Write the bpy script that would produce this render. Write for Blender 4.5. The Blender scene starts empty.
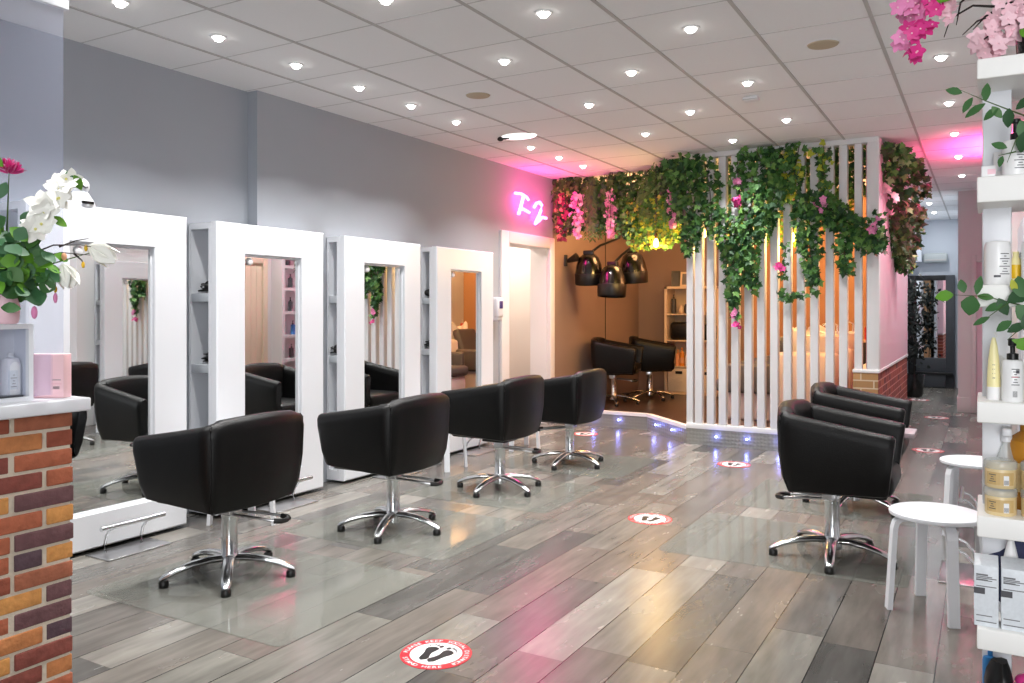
import bpy, bmesh, math, random
from mathutils import Vector, Matrix
random.seed(7)
C = bpy.context.scene.collection
SC = bpy.context.scene
PI = math.pi
R = math.radians

# ------------------------------------------------------------------ materials
def lin(c):
    return tuple(((v / 12.92) if v <= 0.04045 else ((v + 0.055) / 1.055) ** 2.4) for v in c)
MATS = {}
def mat(name, col=(.8, .8, .8), rough=.5, metal=0., emit=None, estr=0., spec=.5, coat=0., trans=0., noise=0., nscale=20., bump=0.):
    m = bpy.data.materials.new(name); m.use_nodes = True
    nt = m.node_tree; b = nt.nodes['Principled BSDF']
    c = lin(col) + (1,)
    b.inputs['Base Color'].default_value = c
    b.inputs['Roughness'].default_value = rough
    b.inputs['Metallic'].default_value = metal
    b.inputs['Specular IOR Level'].default_value = spec
    b.inputs['Coat Weight'].default_value = coat
    b.inputs['Transmission Weight'].default_value = trans
    if emit:
        b.inputs['Emission Color'].default_value = lin(emit) + (1,)
        b.inputs['Emission Strength'].default_value = estr
    if noise or bump:
        tc = nt.nodes.new('ShaderNodeTexCoord'); n = nt.nodes.new('ShaderNodeTexNoise')
        n.inputs['Scale'].default_value = nscale; n.inputs['Detail'].default_value = 4
        nt.links.new(tc.outputs['Object'], n.inputs['Vector'])
        if noise:
            mx = nt.nodes.new('ShaderNodeMix'); mx.data_type = 'RGBA'
            mx.inputs['A'].default_value = tuple(v * (1 - noise) for v in c[:3]) + (1,)
            mx.inputs['B'].default_value = tuple(min(1, v * (1 + noise)) for v in c[:3]) + (1,)
            nt.links.new(n.outputs['Fac'], mx.inputs['Factor'])
            nt.links.new(mx.outputs['Result'], b.inputs['Base Color'])
        if bump:
            bp = nt.nodes.new('ShaderNodeBump'); bp.inputs['Strength'].default_value = bump; bp.inputs['Distance'].default_value = .01
            nt.links.new(n.outputs['Fac'], bp.inputs['Height']); nt.links.new(bp.outputs['Normal'], b.inputs['Normal'])
    MATS[name] = m
    return m

def clearmat(name, col, fac, rough=.05, body=None):
    """thin clear sheet: mostly transparent, a little gloss, optional milky body"""
    m = bpy.data.materials.new(name); m.use_nodes = True; nt = m.node_tree
    for n in list(nt.nodes): nt.nodes.remove(n)
    out = nt.nodes.new('ShaderNodeOutputMaterial'); tr = nt.nodes.new('ShaderNodeBsdfTransparent')
    tr.inputs['Color'].default_value = lin(col) + (1,)
    pr = nt.nodes.new('ShaderNodeBsdfPrincipled'); pr.inputs['Base Color'].default_value = lin(body or (.8, .85, .85)) + (1,)
    pr.inputs['Roughness'].default_value = rough
    mx = nt.nodes.new('ShaderNodeMixShader'); mx.inputs[0].default_value = fac
    nt.links.new(tr.outputs[0], mx.inputs[1]); nt.links.new(pr.outputs[0], mx.inputs[2]); nt.links.new(mx.outputs[0], out.inputs[0])
    MATS[name] = m; return m

def planks(name, width, length, x0, ramp, rough=.3, gap=(.07, .065, .06)):
    m = bpy.data.materials.new(name); m.use_nodes = True; nt = m.node_tree; N = nt.nodes; L = nt.links
    b = N['Principled BSDF']
    def math_(op, a, bb=None):
        n = N.new('ShaderNodeMath'); n.operation = op
        for i, v in enumerate((a, bb)):
            if v is None: continue
            if isinstance(v, (int, float)): n.inputs[i].default_value = v
            else: L.new(v, n.inputs[i])
        return n.outputs[0]
    tc = N.new('ShaderNodeTexCoord'); sp = N.new('ShaderNodeSeparateXYZ'); L.new(tc.outputs['Object'], sp.inputs[0])
    u = math_('DIVIDE', math_('SUBTRACT', sp.outputs[0], x0), width)
    row = math_('FLOOR', u); fu = math_('SUBTRACT', u, row)
    wn = N.new('ShaderNodeTexWhiteNoise'); wn.noise_dimensions = '1D'; L.new(row, wn.inputs['W'])
    v = math_('ADD', math_('DIVIDE', sp.outputs[1], length), wn.outputs['Value'])
    colm = math_('FLOOR', v); fv = math_('SUBTRACT', v, colm)
    cb = N.new('ShaderNodeCombineXYZ'); L.new(row, cb.inputs[0]); L.new(colm, cb.inputs[1])
    w2 = N.new('ShaderNodeTexWhiteNoise'); w2.noise_dimensions = '2D'; L.new(cb.outputs[0], w2.inputs['Vector'])
    cr = N.new('ShaderNodeValToRGB'); L.new(w2.outputs['Value'], cr.inputs[0])
    el = cr.color_ramp.elements
    while len(el) > 1: el.remove(el[-1])
    for i, (p, c) in enumerate(ramp):
        e = el[0] if i == 0 else el.new(p)
        e.position = p; e.color = lin(c) + (1,)
    # grain, different on every plank
    off = N.new('ShaderNodeVectorMath'); off.operation = 'MULTIPLY_ADD'
    L.new(w2.outputs['Color'], off.inputs[0]); off.inputs[1].default_value = (30, 30, 30); L.new(tc.outputs['Object'], off.inputs[2])
    mp = N.new('ShaderNodeMapping'); mp.inputs['Scale'].default_value = (26, 3.2, 1); L.new(off.outputs[0], mp.inputs[0])
    n1 = N.new('ShaderNodeTexNoise'); n1.inputs['Scale'].default_value = 1; n1.inputs['Detail'].default_value = 4; n1.inputs['Roughness'].default_value = .5
    L.new(mp.outputs[0], n1.inputs['Vector'])
    mp2 = N.new('ShaderNodeMapping'); mp2.inputs['Scale'].default_value = (7, 2.2, 1); L.new(off.outputs[0], mp2.inputs[0])
    n2 = N.new('ShaderNodeTexNoise'); n2.inputs['Scale'].default_value = 1; n2.inputs['Detail'].default_value = 5; L.new(mp2.outputs[0], n2.inputs['Vector'])
    g = math_('ADD', math_('MULTIPLY', n1.outputs['Fac'], .75), math_('MULTIPLY', n2.outputs['Fac'], .75))
    mr = N.new('ShaderNodeMapRange'); L.new(g, mr.inputs[0]); mr.inputs[1].default_value = .45; mr.inputs[2].default_value = 1.05
    mr.inputs[3].default_value = .62; mr.inputs[4].default_value = 1.28
    mul = N.new('ShaderNodeVectorMath'); mul.operation = 'SCALE'; L.new(cr.outputs[0], mul.inputs[0]); L.new(mr.outputs[0], mul.inputs['Scale'])
    # gap lines
    e1 = math_('LESS_THAN', fu, .022); e2 = math_('LESS_THAN', fv, .0022)
    ed = math_('MAXIMUM', e1, math_('MULTIPLY', e2, .55))
    mx = N.new('ShaderNodeMix'); mx.data_type = 'RGBA'; L.new(ed, mx.inputs['Factor']); L.new(mul.outputs[0], mx.inputs['A'])
    mx.inputs['B'].default_value = lin(gap) + (1,)
    L.new(mx.outputs['Result'], b.inputs['Base Color'])
    rr = N.new('ShaderNodeMapRange'); L.new(n2.outputs['Fac'], rr.inputs[0]); rr.inputs[3].default_value = rough - .02; rr.inputs[4].default_value = rough + .05
    L.new(rr.outputs[0], b.inputs['Roughness'])
    b.inputs['Specular IOR Level'].default_value = .6
    MATS[name] = m; return m

def brickmat(name, axis, cols, mortar, bw=.22, rh=.072):
    """brick bond drawn along world axis ('X' or 'Y') and height"""
    m = bpy.data.materials.new(name); m.use_nodes = True; nt = m.node_tree; N = nt.nodes; L = nt.links
    b = N['Principled BSDF']; b.inputs['Roughness'].default_value = .8
    tc = N.new('ShaderNodeTexCoord'); sp = N.new('ShaderNodeSeparateXYZ'); L.new(tc.outputs['Object'], sp.inputs[0])
    cb = N.new('ShaderNodeCombineXYZ'); L.new(sp.outputs[0 if axis == 'X' else 1], cb.inputs[0]); L.new(sp.outputs[2], cb.inputs[1])
    br = N.new('ShaderNodeTexBrick'); L.new(cb.outputs[0], br.inputs['Vector'])
    br.inputs['Color1'].default_value = (0, 0, 0, 1); br.inputs['Color2'].default_value = (1, 1, 1, 1)
    br.inputs['Scale'].default_value = 1; br.inputs['Brick Width'].default_value = bw; br.inputs['Row Height'].default_value = rh
    br.inputs['Mortar Size'].default_value = .006; br.inputs['Mortar'].default_value = (0, 0, 0, 1)
    cr = N.new('ShaderNodeValToRGB'); L.new(br.outputs['Color'], cr.inputs[0]); el = cr.color_ramp.elements
    while len(el) > 1: el.remove(el[-1])
    for i, c in enumerate(cols):
        e = el[0] if i == 0 else el.new(i / max(1, len(cols) - 1)); e.position = i / max(1, len(cols) - 1); e.color = lin(c) + (1,)
    mx = N.new('ShaderNodeMix'); mx.data_type = 'RGBA'; L.new(br.outputs['Fac'], mx.inputs['Factor']); L.new(cr.outputs[0], mx.inputs['A'])
    mx.inputs['B'].default_value = lin(mortar) + (1,); L.new(mx.outputs['Result'], b.inputs['Base Color'])
    bp = N.new('ShaderNodeBump'); bp.invert = True; bp.inputs['Strength'].default_value = .6; bp.inputs['Distance'].default_value = .006
    L.new(br.outputs['Fac'], bp.inputs['Height']); L.new(bp.outputs[0], b.inputs['Normal'])
    MATS[name] = m; return m

def diamond_plate(name):
    m = bpy.data.materials.new(name); m.use_nodes = True; nt = m.node_tree; N = nt.nodes; L = nt.links
    b = N['Principled BSDF']; b.inputs['Metallic'].default_value = .55; b.inputs['Roughness'].default_value = .38
    b.inputs['Base Color'].default_value = lin((.62, .62, .60)) + (1,)
    tc = N.new('ShaderNodeTexCoord')
    v = N.new('ShaderNodeTexVoronoi'); v.inputs['Scale'].default_value = 28; v.inputs['Randomness'].default_value = .25
    L.new(tc.outputs['Object'], v.inputs['Vector'])
    bp = N.new('ShaderNodeBump'); bp.inputs['Strength'].default_value = .9; bp.inputs['Distance'].default_value = .006; bp.invert = True
    L.new(v.outputs['Distance'], bp.inputs['Height']); L.new(bp.outputs[0], b.inputs['Normal'])
    MATS[name] = m; return m

planks('plank_floor', .2095, 1.22, -.167, [(0, (.295, .29, .28)), (.22, (.36, .35, .335)), (.45, (.41, .385, .36)), (.6, (.385, .355, .33)), (.8, (.44, .43, .405)), (1, (.51, .495, .47))], rough=.25)
planks('dark_plank', .16, 1.2, .05, [(0, (.20, .15, .12)), (.5, (.26, .19, .15)), (1, (.31, .23, .18))], rough=.3, gap=(.04, .03, .03))
mat('wall_grey', (.625, .645, .675), .75, noise=.03, nscale=3)
mat('wall_taupe', (.58, .50, .45), .75, noise=.05, nscale=3)
mat('wall_pale', (.80, .82, .85), .75)
mat('wall_white', (.88, .88, .88), .7)
mat('wall_cream', (.86, .81, .77), .7)
mat('warm_panel', (.72, .55, .40), .55, noise=.08, nscale=4)
mat('pink_clad', (.93, .80, .85), .5)
mat('ceil_tile', (.93, .93, .93), .9, noise=.02, nscale=60)
mat('ceil_bar', (.72, .71, .70), .7)
mat('ceil_joint', (.78, .775, .77), .8)
mat('white_gloss', (.885, .895, .915), .32)
mat('white_matt', (.89, .89, .895), .55)
mat('cream_white', (.97, .968, .955), .4)
mat('niche_grey', (.70, .72, .74), .6)
mat('skirt_white', (.9, .89, .89), .45)
mat('mirror', (.93, .94, .94), .015, 1.)
mat('black_leather', (.011, .0105, .012), .42, spec=.27, bump=.12, nscale=140)
mat('seam_black', (.03, .03, .03), .5)
mat('chrome', (.84, .85, .86), .20, 1.)
mat('steel', (.74, .74, .75), .28, 1.)
mat('black_plastic', (.03, .03, .03), .4)
mat('black_gloss', (.03, .027, .027), .2, coat=.3)
mat('black_frame', (.05, .05, .055), .35)
mat('dark_grey', (.24, .25, .27), .5)
mat('lamp_white', (1, 1, 1), .4, emit=(1, .98, .95), estr=22)
mat('glare_plate', (1, 1, 1), .4, emit=(1, .98, .97), estr=1.6)
mat('bulb_warm', (1, .8, .4), .3, emit=(1, .78, .38), estr=28)
mat('neon_pink', (1, .8, .95), .3, emit=(1, .55, .85), estr=3.5)
mat('led_blue', (.7, .75, 1), .3, emit=(.50, .55, 1), estr=60)
mat('led_pink', (1, .3, .7), .3, emit=(1, .25, .62), estr=6)
diamond_plate('diamond_plate')
brickmat('brick_red_y', 'Y', [(.42, .16, .13), (.55, .24, .18), (.36, .14, .13), (.60, .30, .2)], (.72, .52, .48))
brickmat('brick_tan_x', 'X', [(.62, .47, .30), (.72, .55, .36), (.55, .40, .27)], (.80, .72, .62))
for i, c in enumerate([(.66, .37, .26), (.74, .48, .29), (.57, .30, .22), (.41, .28, .29), (.80, .56, .31), (.62, .37, .27), (.51, .27, .23), (.33, .25, .28)]):
    mat('brick_%d' % i, c, .85, noise=.38, nscale=24, bump=.9)
mat('mortar', (.80, .75, .68), .95, noise=.1, nscale=60, bump=.4)
clearmat('floor_mat', (.96, .965, .96), .25, .08, (.60, .60, .575))
clearmat('clear_screen', (.97, .975, .99), .10, .03, (.80, .82, .90))
clearmat('clear_plastic', (.95, .96, .96), .35, .1, (.9, .92, .92))
mat('sticker_red', (.72, .09, .15), .4)
mat('sticker_white', (.95, .94, .94), .35)
mat('sticker_black', (.07, .07, .08), .4)
for n, c in dict(ivy_dark=(.11, .28, .12), ivy_mid=(.25, .43, .18), ivy_light=(.38, .55, .25), ivy_pale=(.60, .70, .48), fern=(.32, .47, .17), leaf_yellow=(.68, .70, .20),
                 leaf_round=(.24, .43, .27), leaf_bright=(.36, .58, .14), leaf_eu=(.22, .40, .20), stem_brown=(.24, .17, .12), stem_green=(.25, .36, .15), twig_dark=(.13, .09, .08),
                 fl_pink=(.91, .55, .74), fl_hot=(.86, .22, .55), fl_pale=(.96, .80, .84), fl_red=(.50, .15, .26), fl_white=(.985, .985, .96), fl_yellow=(.88, .86, .52), fl_peach=(.90, .66, .50), fl_orange=(.85, .45, .2), stem_yellow=(.75, .70, .2)).items():
    mat(n, c, .55)
mat('tree_leaf', (.05, .08, .05), .6)
mat('bottle_white', (.94, .94, .94), .35)
mat('bottle_ink', (.30, .30, .32), .5)
mat('ink_red', (.75, .25, .3), .5)
mat('bottle_yellow', (.95, .91, .68), .35)
mat('label_yellow', (.90, .74, .12), .4)
mat('jar_cream', (.88, .79, .60), .35)
mat('jar_label', (.80, .68, .46), .5)
mat('amber', (.80, .55, .18), .2, trans=.3)
mat('silver_box', (.86, .88, .90), .35, noise=.12, nscale=90)
mat('navy', (.16, .19, .33), .7)
mat('pink_box', (.94, .78, .80), .5)
mat('pink_box_spine', (.86, .62, .67), .5)
mat('bottle_red', (.78, .14, .15), .35)
mat('bottle_orange', (.88, .56, .20), .35)
mat('bottle_blue', (.20, .5, .75), .4)
mat('shelf_birch', (.88, .80, .70), .5)
mat('basket_white', (.88, .84, .80), .8, bump=.6, nscale=70)
mat('ceramic', (.95, .93, .92), .12, coat=.5)
mat('seat_grey', (.36, .35, .37), .45)
mat('base_white', (.90, .86, .88), .4)
mat('door_cream', (.90, .84, .74), .5)
mat('brass', (.45, .35, .25), .3, 1.)
mat('beige_disc', (.72, .66, .56), .7)
mat('plastic_blue', (.20, .18, .45), .35)
mat('pink_wall', (.86, .835, .835), .7)
mat('ac_white', (.70, .72, .72), .45)
mat('screen_grey', (.45, .45, .46), .5)
mat('pot_dark', (.08, .08, .08), .25)
mat('magazine', (.62, .56, .58), .4, noise=.3, nscale=40)

# ------------------------------------------------------------------ mesh builder
class MB:
    def __init__(s): s.v = []; s.f = []; s.m = []; s.sm = []; s.mats = []
    def mi(s, name):
        if name not in s.mats: s.mats.append(name)
        return s.mats.index(name)
    def add(s, vs, fs, m, smooth=False, M=None):
        o = len(s.v); k = s.mi(m)
        for p in vs: s.v.append(tuple(M @ Vector(p)) if M else tuple(p))
        for f in fs: s.f.append(tuple(i + o for i in f)); s.m.append(k); s.sm.append(smooth)
        return s
    def box(s, x0, x1, y0, y1, z0, z1, m, bev=0., M=None):
        if bev <= 0:
            v = [(x, y, z) for z in (z0, z1) for y in (y0, y1) for x in (x0, x1)]
            return s.add(v, [(0, 2, 3, 1), (4, 5, 7, 6), (0, 1, 5, 4), (2, 6, 7, 3), (0, 4, 6, 2), (1, 3, 7, 5)], m, False, M)
        bm = bmesh.new(); bmesh.ops.create_cube(bm, size=1)
        for q in bm.verts: q.co = Vector(((x0 + x1) / 2 + q.co.x * (x1 - x0), (y0 + y1) / 2 + q.co.y * (y1 - y0), (z0 + z1) / 2 + q.co.z * (z1 - z0)))
        bmesh.ops.bevel(bm, geom=list(bm.edges), offset=min(bev, .49 * min(abs(x1 - x0), abs(y1 - y0), abs(z1 - z0))), segments=3, profile=.5, affect='EDGES')
        bm.verts.index_update(); vs = [q.co.copy() for q in bm.verts]; fs = [tuple(q.index for q in f.verts) for f in bm.faces]; bm.free()
        return s.add(vs, fs, m, True, M)
    def lathe(s, prof, m, n=24, c=(0, 0, 0), M=None, smooth=True, cap=True):
        """prof: list of (r, z)"""
        vs = []; fs = []
        for r, z in prof:
            for i in range(n):
                a = 2 * PI * i / n; vs.append((c[0] + r * math.cos(a), c[1] + r * math.sin(a), c[2] + z))
        for j in range(len(prof) - 1):
            for i in range(n):
                a, b = j * n + i, j * n + (i + 1) % n; fs.append((a, b, b + n, a + n))
        if cap:
            fs.append(tuple(range(n - 1, -1, -1))); fs.append(tuple(range((len(prof) - 1) * n, len(prof) * n)))
        return s.add(vs, fs, m, smooth, M)
    def cyl(s, c, r, z0, z1, m, n=20, M=None): return s.lathe([(r, z0), (r, z1)], m, n, (c[0], c[1], 0), M)
    def tube(s, path, rad, m, n=8, flat=1., M=None, up=Vector((0, 0, 1)), closed=False):
        P = [Vector(p) for p in path]; k = len(P)
        if not isinstance(rad, (list, tuple)): rad = [rad] * k
        vs = []; fs = []
        for i in range(k):
            if closed: t = P[(i + 1) % k] - P[i - 1]
            else: t = P[min(i + 1, k - 1)] - P[max(i - 1, 0)]
            t.normalize()
            sd = t.cross(up)
            if sd.length < 1e-3: sd = t.cross(Vector((1, 0, 0)))
            sd.normalize(); u2 = sd.cross(t)
            for j in range(n):
                a = 2 * PI * j / n
                vs.append(P[i] + sd * (math.cos(a) * rad[i]) + u2 * (math.sin(a) * rad[i] * flat))
        last = k if closed else k - 1
        for i in range(last):
            for j in range(n):
                a, b = i * n + j, i * n + (j + 1) % n; c2 = ((i + 1) % k) * n
                fs.append((a, b, c2 + (j + 1) % n, c2 + j))
        if not closed:
            fs.append(tuple(range(n - 1, -1, -1))); fs.append(tuple(range((k - 1) * n, k * n)))
        return s.add(vs, fs, m, True, M)
    def prism(s, poly, z0, z1, m, M=None, mtop=None):
        n = len(poly); vs = [(x, y, z0) for x, y in poly] + [(x, y, z1) for x, y in poly]
        fs = [tuple(range(n - 1, -1, -1))] + [(i, (i + 1) % n, n + (i + 1) % n, n + i) for i in range(n)]
        s.add(vs, fs, m, False, M); o = len(s.v) - 2 * n
        s.f.append(tuple(range(o + n, o + 2 * n))); s.m.append(s.mi(mtop or m)); s.sm.append(False)
        return s
    def sphere(s, c, r, m, n=12, sc=(1, 1, 1), M=None):
        prof = [(max(1e-4, r * math.sin(PI * i / n)), -r * math.cos(PI * i / n)) for i in range(n + 1)]
        T = Matrix.Translation(Vector(c)) @ Matrix.Diagonal((*sc, 1))
        return s.lathe(prof, m, max(8, n + 4), (0, 0, 0), (M @ T) if M else T)
    def mesh(s, name, off=(0, 0, 0)):
        me = bpy.data.meshes.new(name)
        o = Vector(off)
        me.from_pydata([tuple(Vector(p) - o) for p in s.v], [], s.f)
        for n in s.mats: me.materials.append(MATS[n])
        me.polygons.foreach_set('material_index', s.m); me.polygons.foreach_set('use_smooth', s.sm)
        me.update()
        if any(s.sm):
            try: me.set_sharp_from_angle(angle=R(42))
            except Exception: pass
        return me

def tag(o, label, cat, group=None):
    o['label'] = label; o['category'] = cat
    if group: o['group'] = group
    return o
def link(o, parent=None):
    C.objects.link(o)
    if parent: o.parent = parent
    return o
def struct(name, mb):
    o = link(bpy.data.objects.new(name, mb.mesh(name))); o['kind'] = 'structure'; return o
def thing(name, label, cat, loc=(0, 0, 0), rz=0., group=None):
    o = bpy.data.objects.new(name, None); o.empty_display_size = .1; link(o); o.location = loc; o.rotation_euler = (0, 0, rz)
    return tag(o, label, cat, group)
def part(parent, name, mb, world=False):
    """a part's mesh; coordinates local to the thing, or world ones when world=True"""
    off = (0, 0, 0)
    if world:
        r = parent
        while r.parent: r = r.parent
        off = r.location
    return link(bpy.data.objects.new(name, mb.mesh(name, off)), parent)
def solo(name, mb, label, cat, group=None, loc=None):
    xs = [p[0] for p in mb.v]; ys = [p[1] for p in mb.v]; zs = [p[2] for p in mb.v]
    o0 = ((min(xs) + max(xs)) / 2, (min(ys) + max(ys)) / 2, min(zs))
    o = link(bpy.data.objects.new(name, mb.mesh(name, o0))); o.location = loc or o0
    return tag(o, label, cat, group)
def dup(root, loc, rz=None, label=None, group=None):
    r = root.copy(); C.objects.link(r); r.location = loc
    if rz is not None: r.rotation_euler = (0, 0, rz)
    if label: r['label'] = label
    if group: r['group'] = group
    def kids(a, b):
        for ch in [o for o in C.objects if o.parent is a]:
            c = ch.copy(); C.objects.link(c); c.parent = b; kids(ch, c)
    kids(root, r)
    return r

# ================================================================== SETTING
XL1, XL2 = -4.64, -4.545     # grey left wall, and where it steps out
XF = -4.35                   # faces of the left mirror units
HC = 2.95                    # ceiling
YP = 8.13                    # front of the slatted partition
XR = .40                     # right wall
b = MB(); b.box(-7, 3.2, -2.2, 17.2, -.12, 0, 'plank_floor'); struct('floor', b)

b = MB(); b.box(-7, 3.2, -2.2, 17.2, HC, HC + .1, 'ceil_tile')
k = -4
xlines = [-4.133 + .6 * i for i in range(-1, 12)]
for x in xlines: b.box(x - .010, x + .010, -2.2, 16.3, HC - .005, HC + .01, 'ceil_bar')
y = 2.932 - .621 * 8
while y < 16.3:
    b.box(-4.7, 3.2, y - .004, y + .004, HC - .002, HC + .01, 'ceil_joint'); y += .621
struct('ceiling', b)

# left wall: two depths, with the doorway cut out
b = MB()
b.box(XL1 - .15, XL1, -2.2, 4.2, 0, HC, 'wall_grey')
b.box(XL1 - .15, XL2, 4.2, 7.70, 0, HC, 'wall_grey')
b.box(XL1 - .15, XL2, 7.70, 8.80, 2.16, HC, 'wall_grey')
b.box(XL1 - .15, XL2, 8.80, 8.86, 0, HC, 'wall_grey')
struct('wall_left', b)
b = MB(); b.box(XL1 - .15, XL2, 8.86, 11.8, 0, HC, 'wall_taupe'); struct('wall_recess_left', b)
b = MB(); b.box(XL2 - .001, XL2 + .006, 10.44, 10.452, .17, 2.6, 'seam_black'); struct('trim_recess_seam', b)
# lobby seen through the doorway
b = MB()
b.box(-6.3, -6.2, 7.0, 9.6, 0, HC, 'wall_cream'); b.box(-6.2, XL1 - .15, 9.5, 9.6, 0, HC, 'wall_cream'); b.box(-6.2, XL1 - .15, 7.0, 7.1, 0, HC, 'wall_cream')
struct('wall_lobby', b)
b = MB()   # architrave of the doorway
for y0, y1 in ((7.60, 7.77), (8.746, 8.86)): b.box(XL2 - .02, XL2 + .03, y0, y1, 0, 2.23, 'skirt_white', .008)
b.box(XL2 - .02, XL2 + .03, 7.77, 8.746, 2.10, 2.23, 'skirt_white', .008)
b.box(XL1 - .15, XL2 - .02, 7.70, 7.775, 0, 2.10, 'skirt_white'); b.box(XL1 - .15, XL2 - .02, 8.74, 8.80, 0, 2.10, 'skirt_white')
b.box(XL1 - .15, XL2 - .02, 7.70, 8.80, 2.10, 2.16, 'skirt_white')
struct('door_1', b)
b = MB(); b.box(XL2, XL2 + .015, 7.17, 7.6, 0, .1, 'skirt_white'); struct('baseboard_left', b)

# raised recess behind the partition
plat = [(-4.545, 8.845), (-3.333, 8.845), (-2.65, 8.15), (-.842, 8.15), (-.842, 11.8), (-4.545, 11.8)]
b = MB(); b.prism(plat, 0, .16, 'diamond_plate', mtop='dark_plank'); struct('floor_platform', b)
b = MB()   # white nosing along the kerb
def nosing(b, p, q, w=.05, z0=.15, z1=.185):
    p = Vector((*p, 0)); q = Vector((*q, 0)); d = (q - p).normalized(); n = Vector((d.y, -d.x, 0)) * .012; i = Vector((-d.y, d.x, 0)) * w
    poly = [p + n, q + n, q + i, p + i]; b.prism([(v.x, v.y) for v in poly], z0, z1, 'skirt_white')
nosing(b, (-4.54, 8.845), (-3.333, 8.845)); nosing(b, (-3.333, 8.845), (-2.65, 8.15))
struct('trim_step_nosing', b)
b = MB(); b.box(-4.55, -2.9, 11.7, 11.85, 0, HC, 'wall_taupe'); b.box(-2.9, -.99, 11.7, 11.85, 0, HC, 'warm_panel'); struct('wall_recess_back', b)

# end wall of the recess: brick dado, pink boards above
b = MB()
b.box(-1.06, -.842, 8.12, 11.27, 0, .79, 'brick_red_y')
b.box(-1.057, -.845, 8.116, 8.121, 0, .79, 'brick_tan_x')
b.box(-.96, -.846, 8.24, 11.27, .79, HC, 'pink_clad')
yy = 8.24
while yy < 11.2:
    b.box(-.85, -.836, yy, yy + .115, .82, HC, 'pink_clad', .004); yy += .121
b.box(-1.062, -.832, 8.108, 11.27, .79, .82, 'skirt_white', .005)
struct('wall_partition', b)

# corridor
b = MB(); b.box(-1.06, -.95, 11.27, 11.85, 0, HC, 'wall_pale'); struct('wall_corridor_near', b)
b = MB(); b.box(-1.35, -1.2, 11.85, 16.3, 0, HC, 'wall_pale'); struct('wall_corridor_left', b)
b = MB(); b.box(-1.35, .6, 16.28, 16.4, 0, HC, 'wall_pale'); struct('wall_corridor_end', b)
b = MB(); b.box(-1.2, -.965, 15.9, 16.28, 2.2, HC, 'wall_pale'); struct('trim_boxed_beam', b)
b = MB()
b.box(-.317, -.165, 12.47, 12.75, 0, HC, 'pink_wall'); b.box(-.165, .6, 12.47, 12.75, 2.09, HC, 'pink_wall')
b.box(-.317, -.30, 12.75, 16.28, 0, HC, 'wall_pale')
struct('wall_pink', b)
b = MB(); b.box(-.329, -.165, 12.455, 12.47, 0, .2, 'pink_wall', .004); b.box(-.329, -.317, 12.47, 16.2, 0, .2, 'skirt_white'); struct('baseboard_pink', b)
b = MB()
b.box(-.165, -.105, 12.45, 12.6, 0, 2.09, 'pink_wall', .006); b.box(-.105, .6, 12.45, 12.6, 2.0, 2.09, 'pink_wall', .006)
b.box(-.105, .6, 12.55, 12.6, 0, 2.0, 'pink_clad')
struct('door_2', b)

# right wall (seen in the mirrors)
b = MB(); b.box(XR, XR + .12, 3.45, 7.9, 0, HC, 'wall_white'); b.box(XR, XR + .12, 7.9, 8.62, 2.06, HC, 'wall_white'); b.box(XR, XR + .12, 8.62, 12.47, 0, HC, 'wall_white')
struct('wall_right', b)
b = MB()
for y0, y1 in ((7.86, 7.95), (8.57, 8.66)): b.box(XR - .02, XR + .06, y0, y1, 0, 2.12, 'door_cream', .006)
b.box(XR - .02, XR + .06, 7.95, 8.57, 2.04, 2.12, 'door_cream', .006)
for i in range(6): b.box(XR + .01, XR + .045, 7.95 + i * .1035, 7.95 + (i + 1) * .1035 - .004, .01, 2.04, 'door_cream', .003)
d3 = struct('door_3', b)
b = MB(); b.box(XR - .012, XR + .01, 8.02, 8.06, .95, 1.13, 'brass', .004); b.tube([(XR - .01, 8.04, 1.06), (XR - .05, 8.04, 1.06), (XR - .05, 8.15, 1.06)], .009, 'brass')
o = part(d3, 'door_handle', b)

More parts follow.
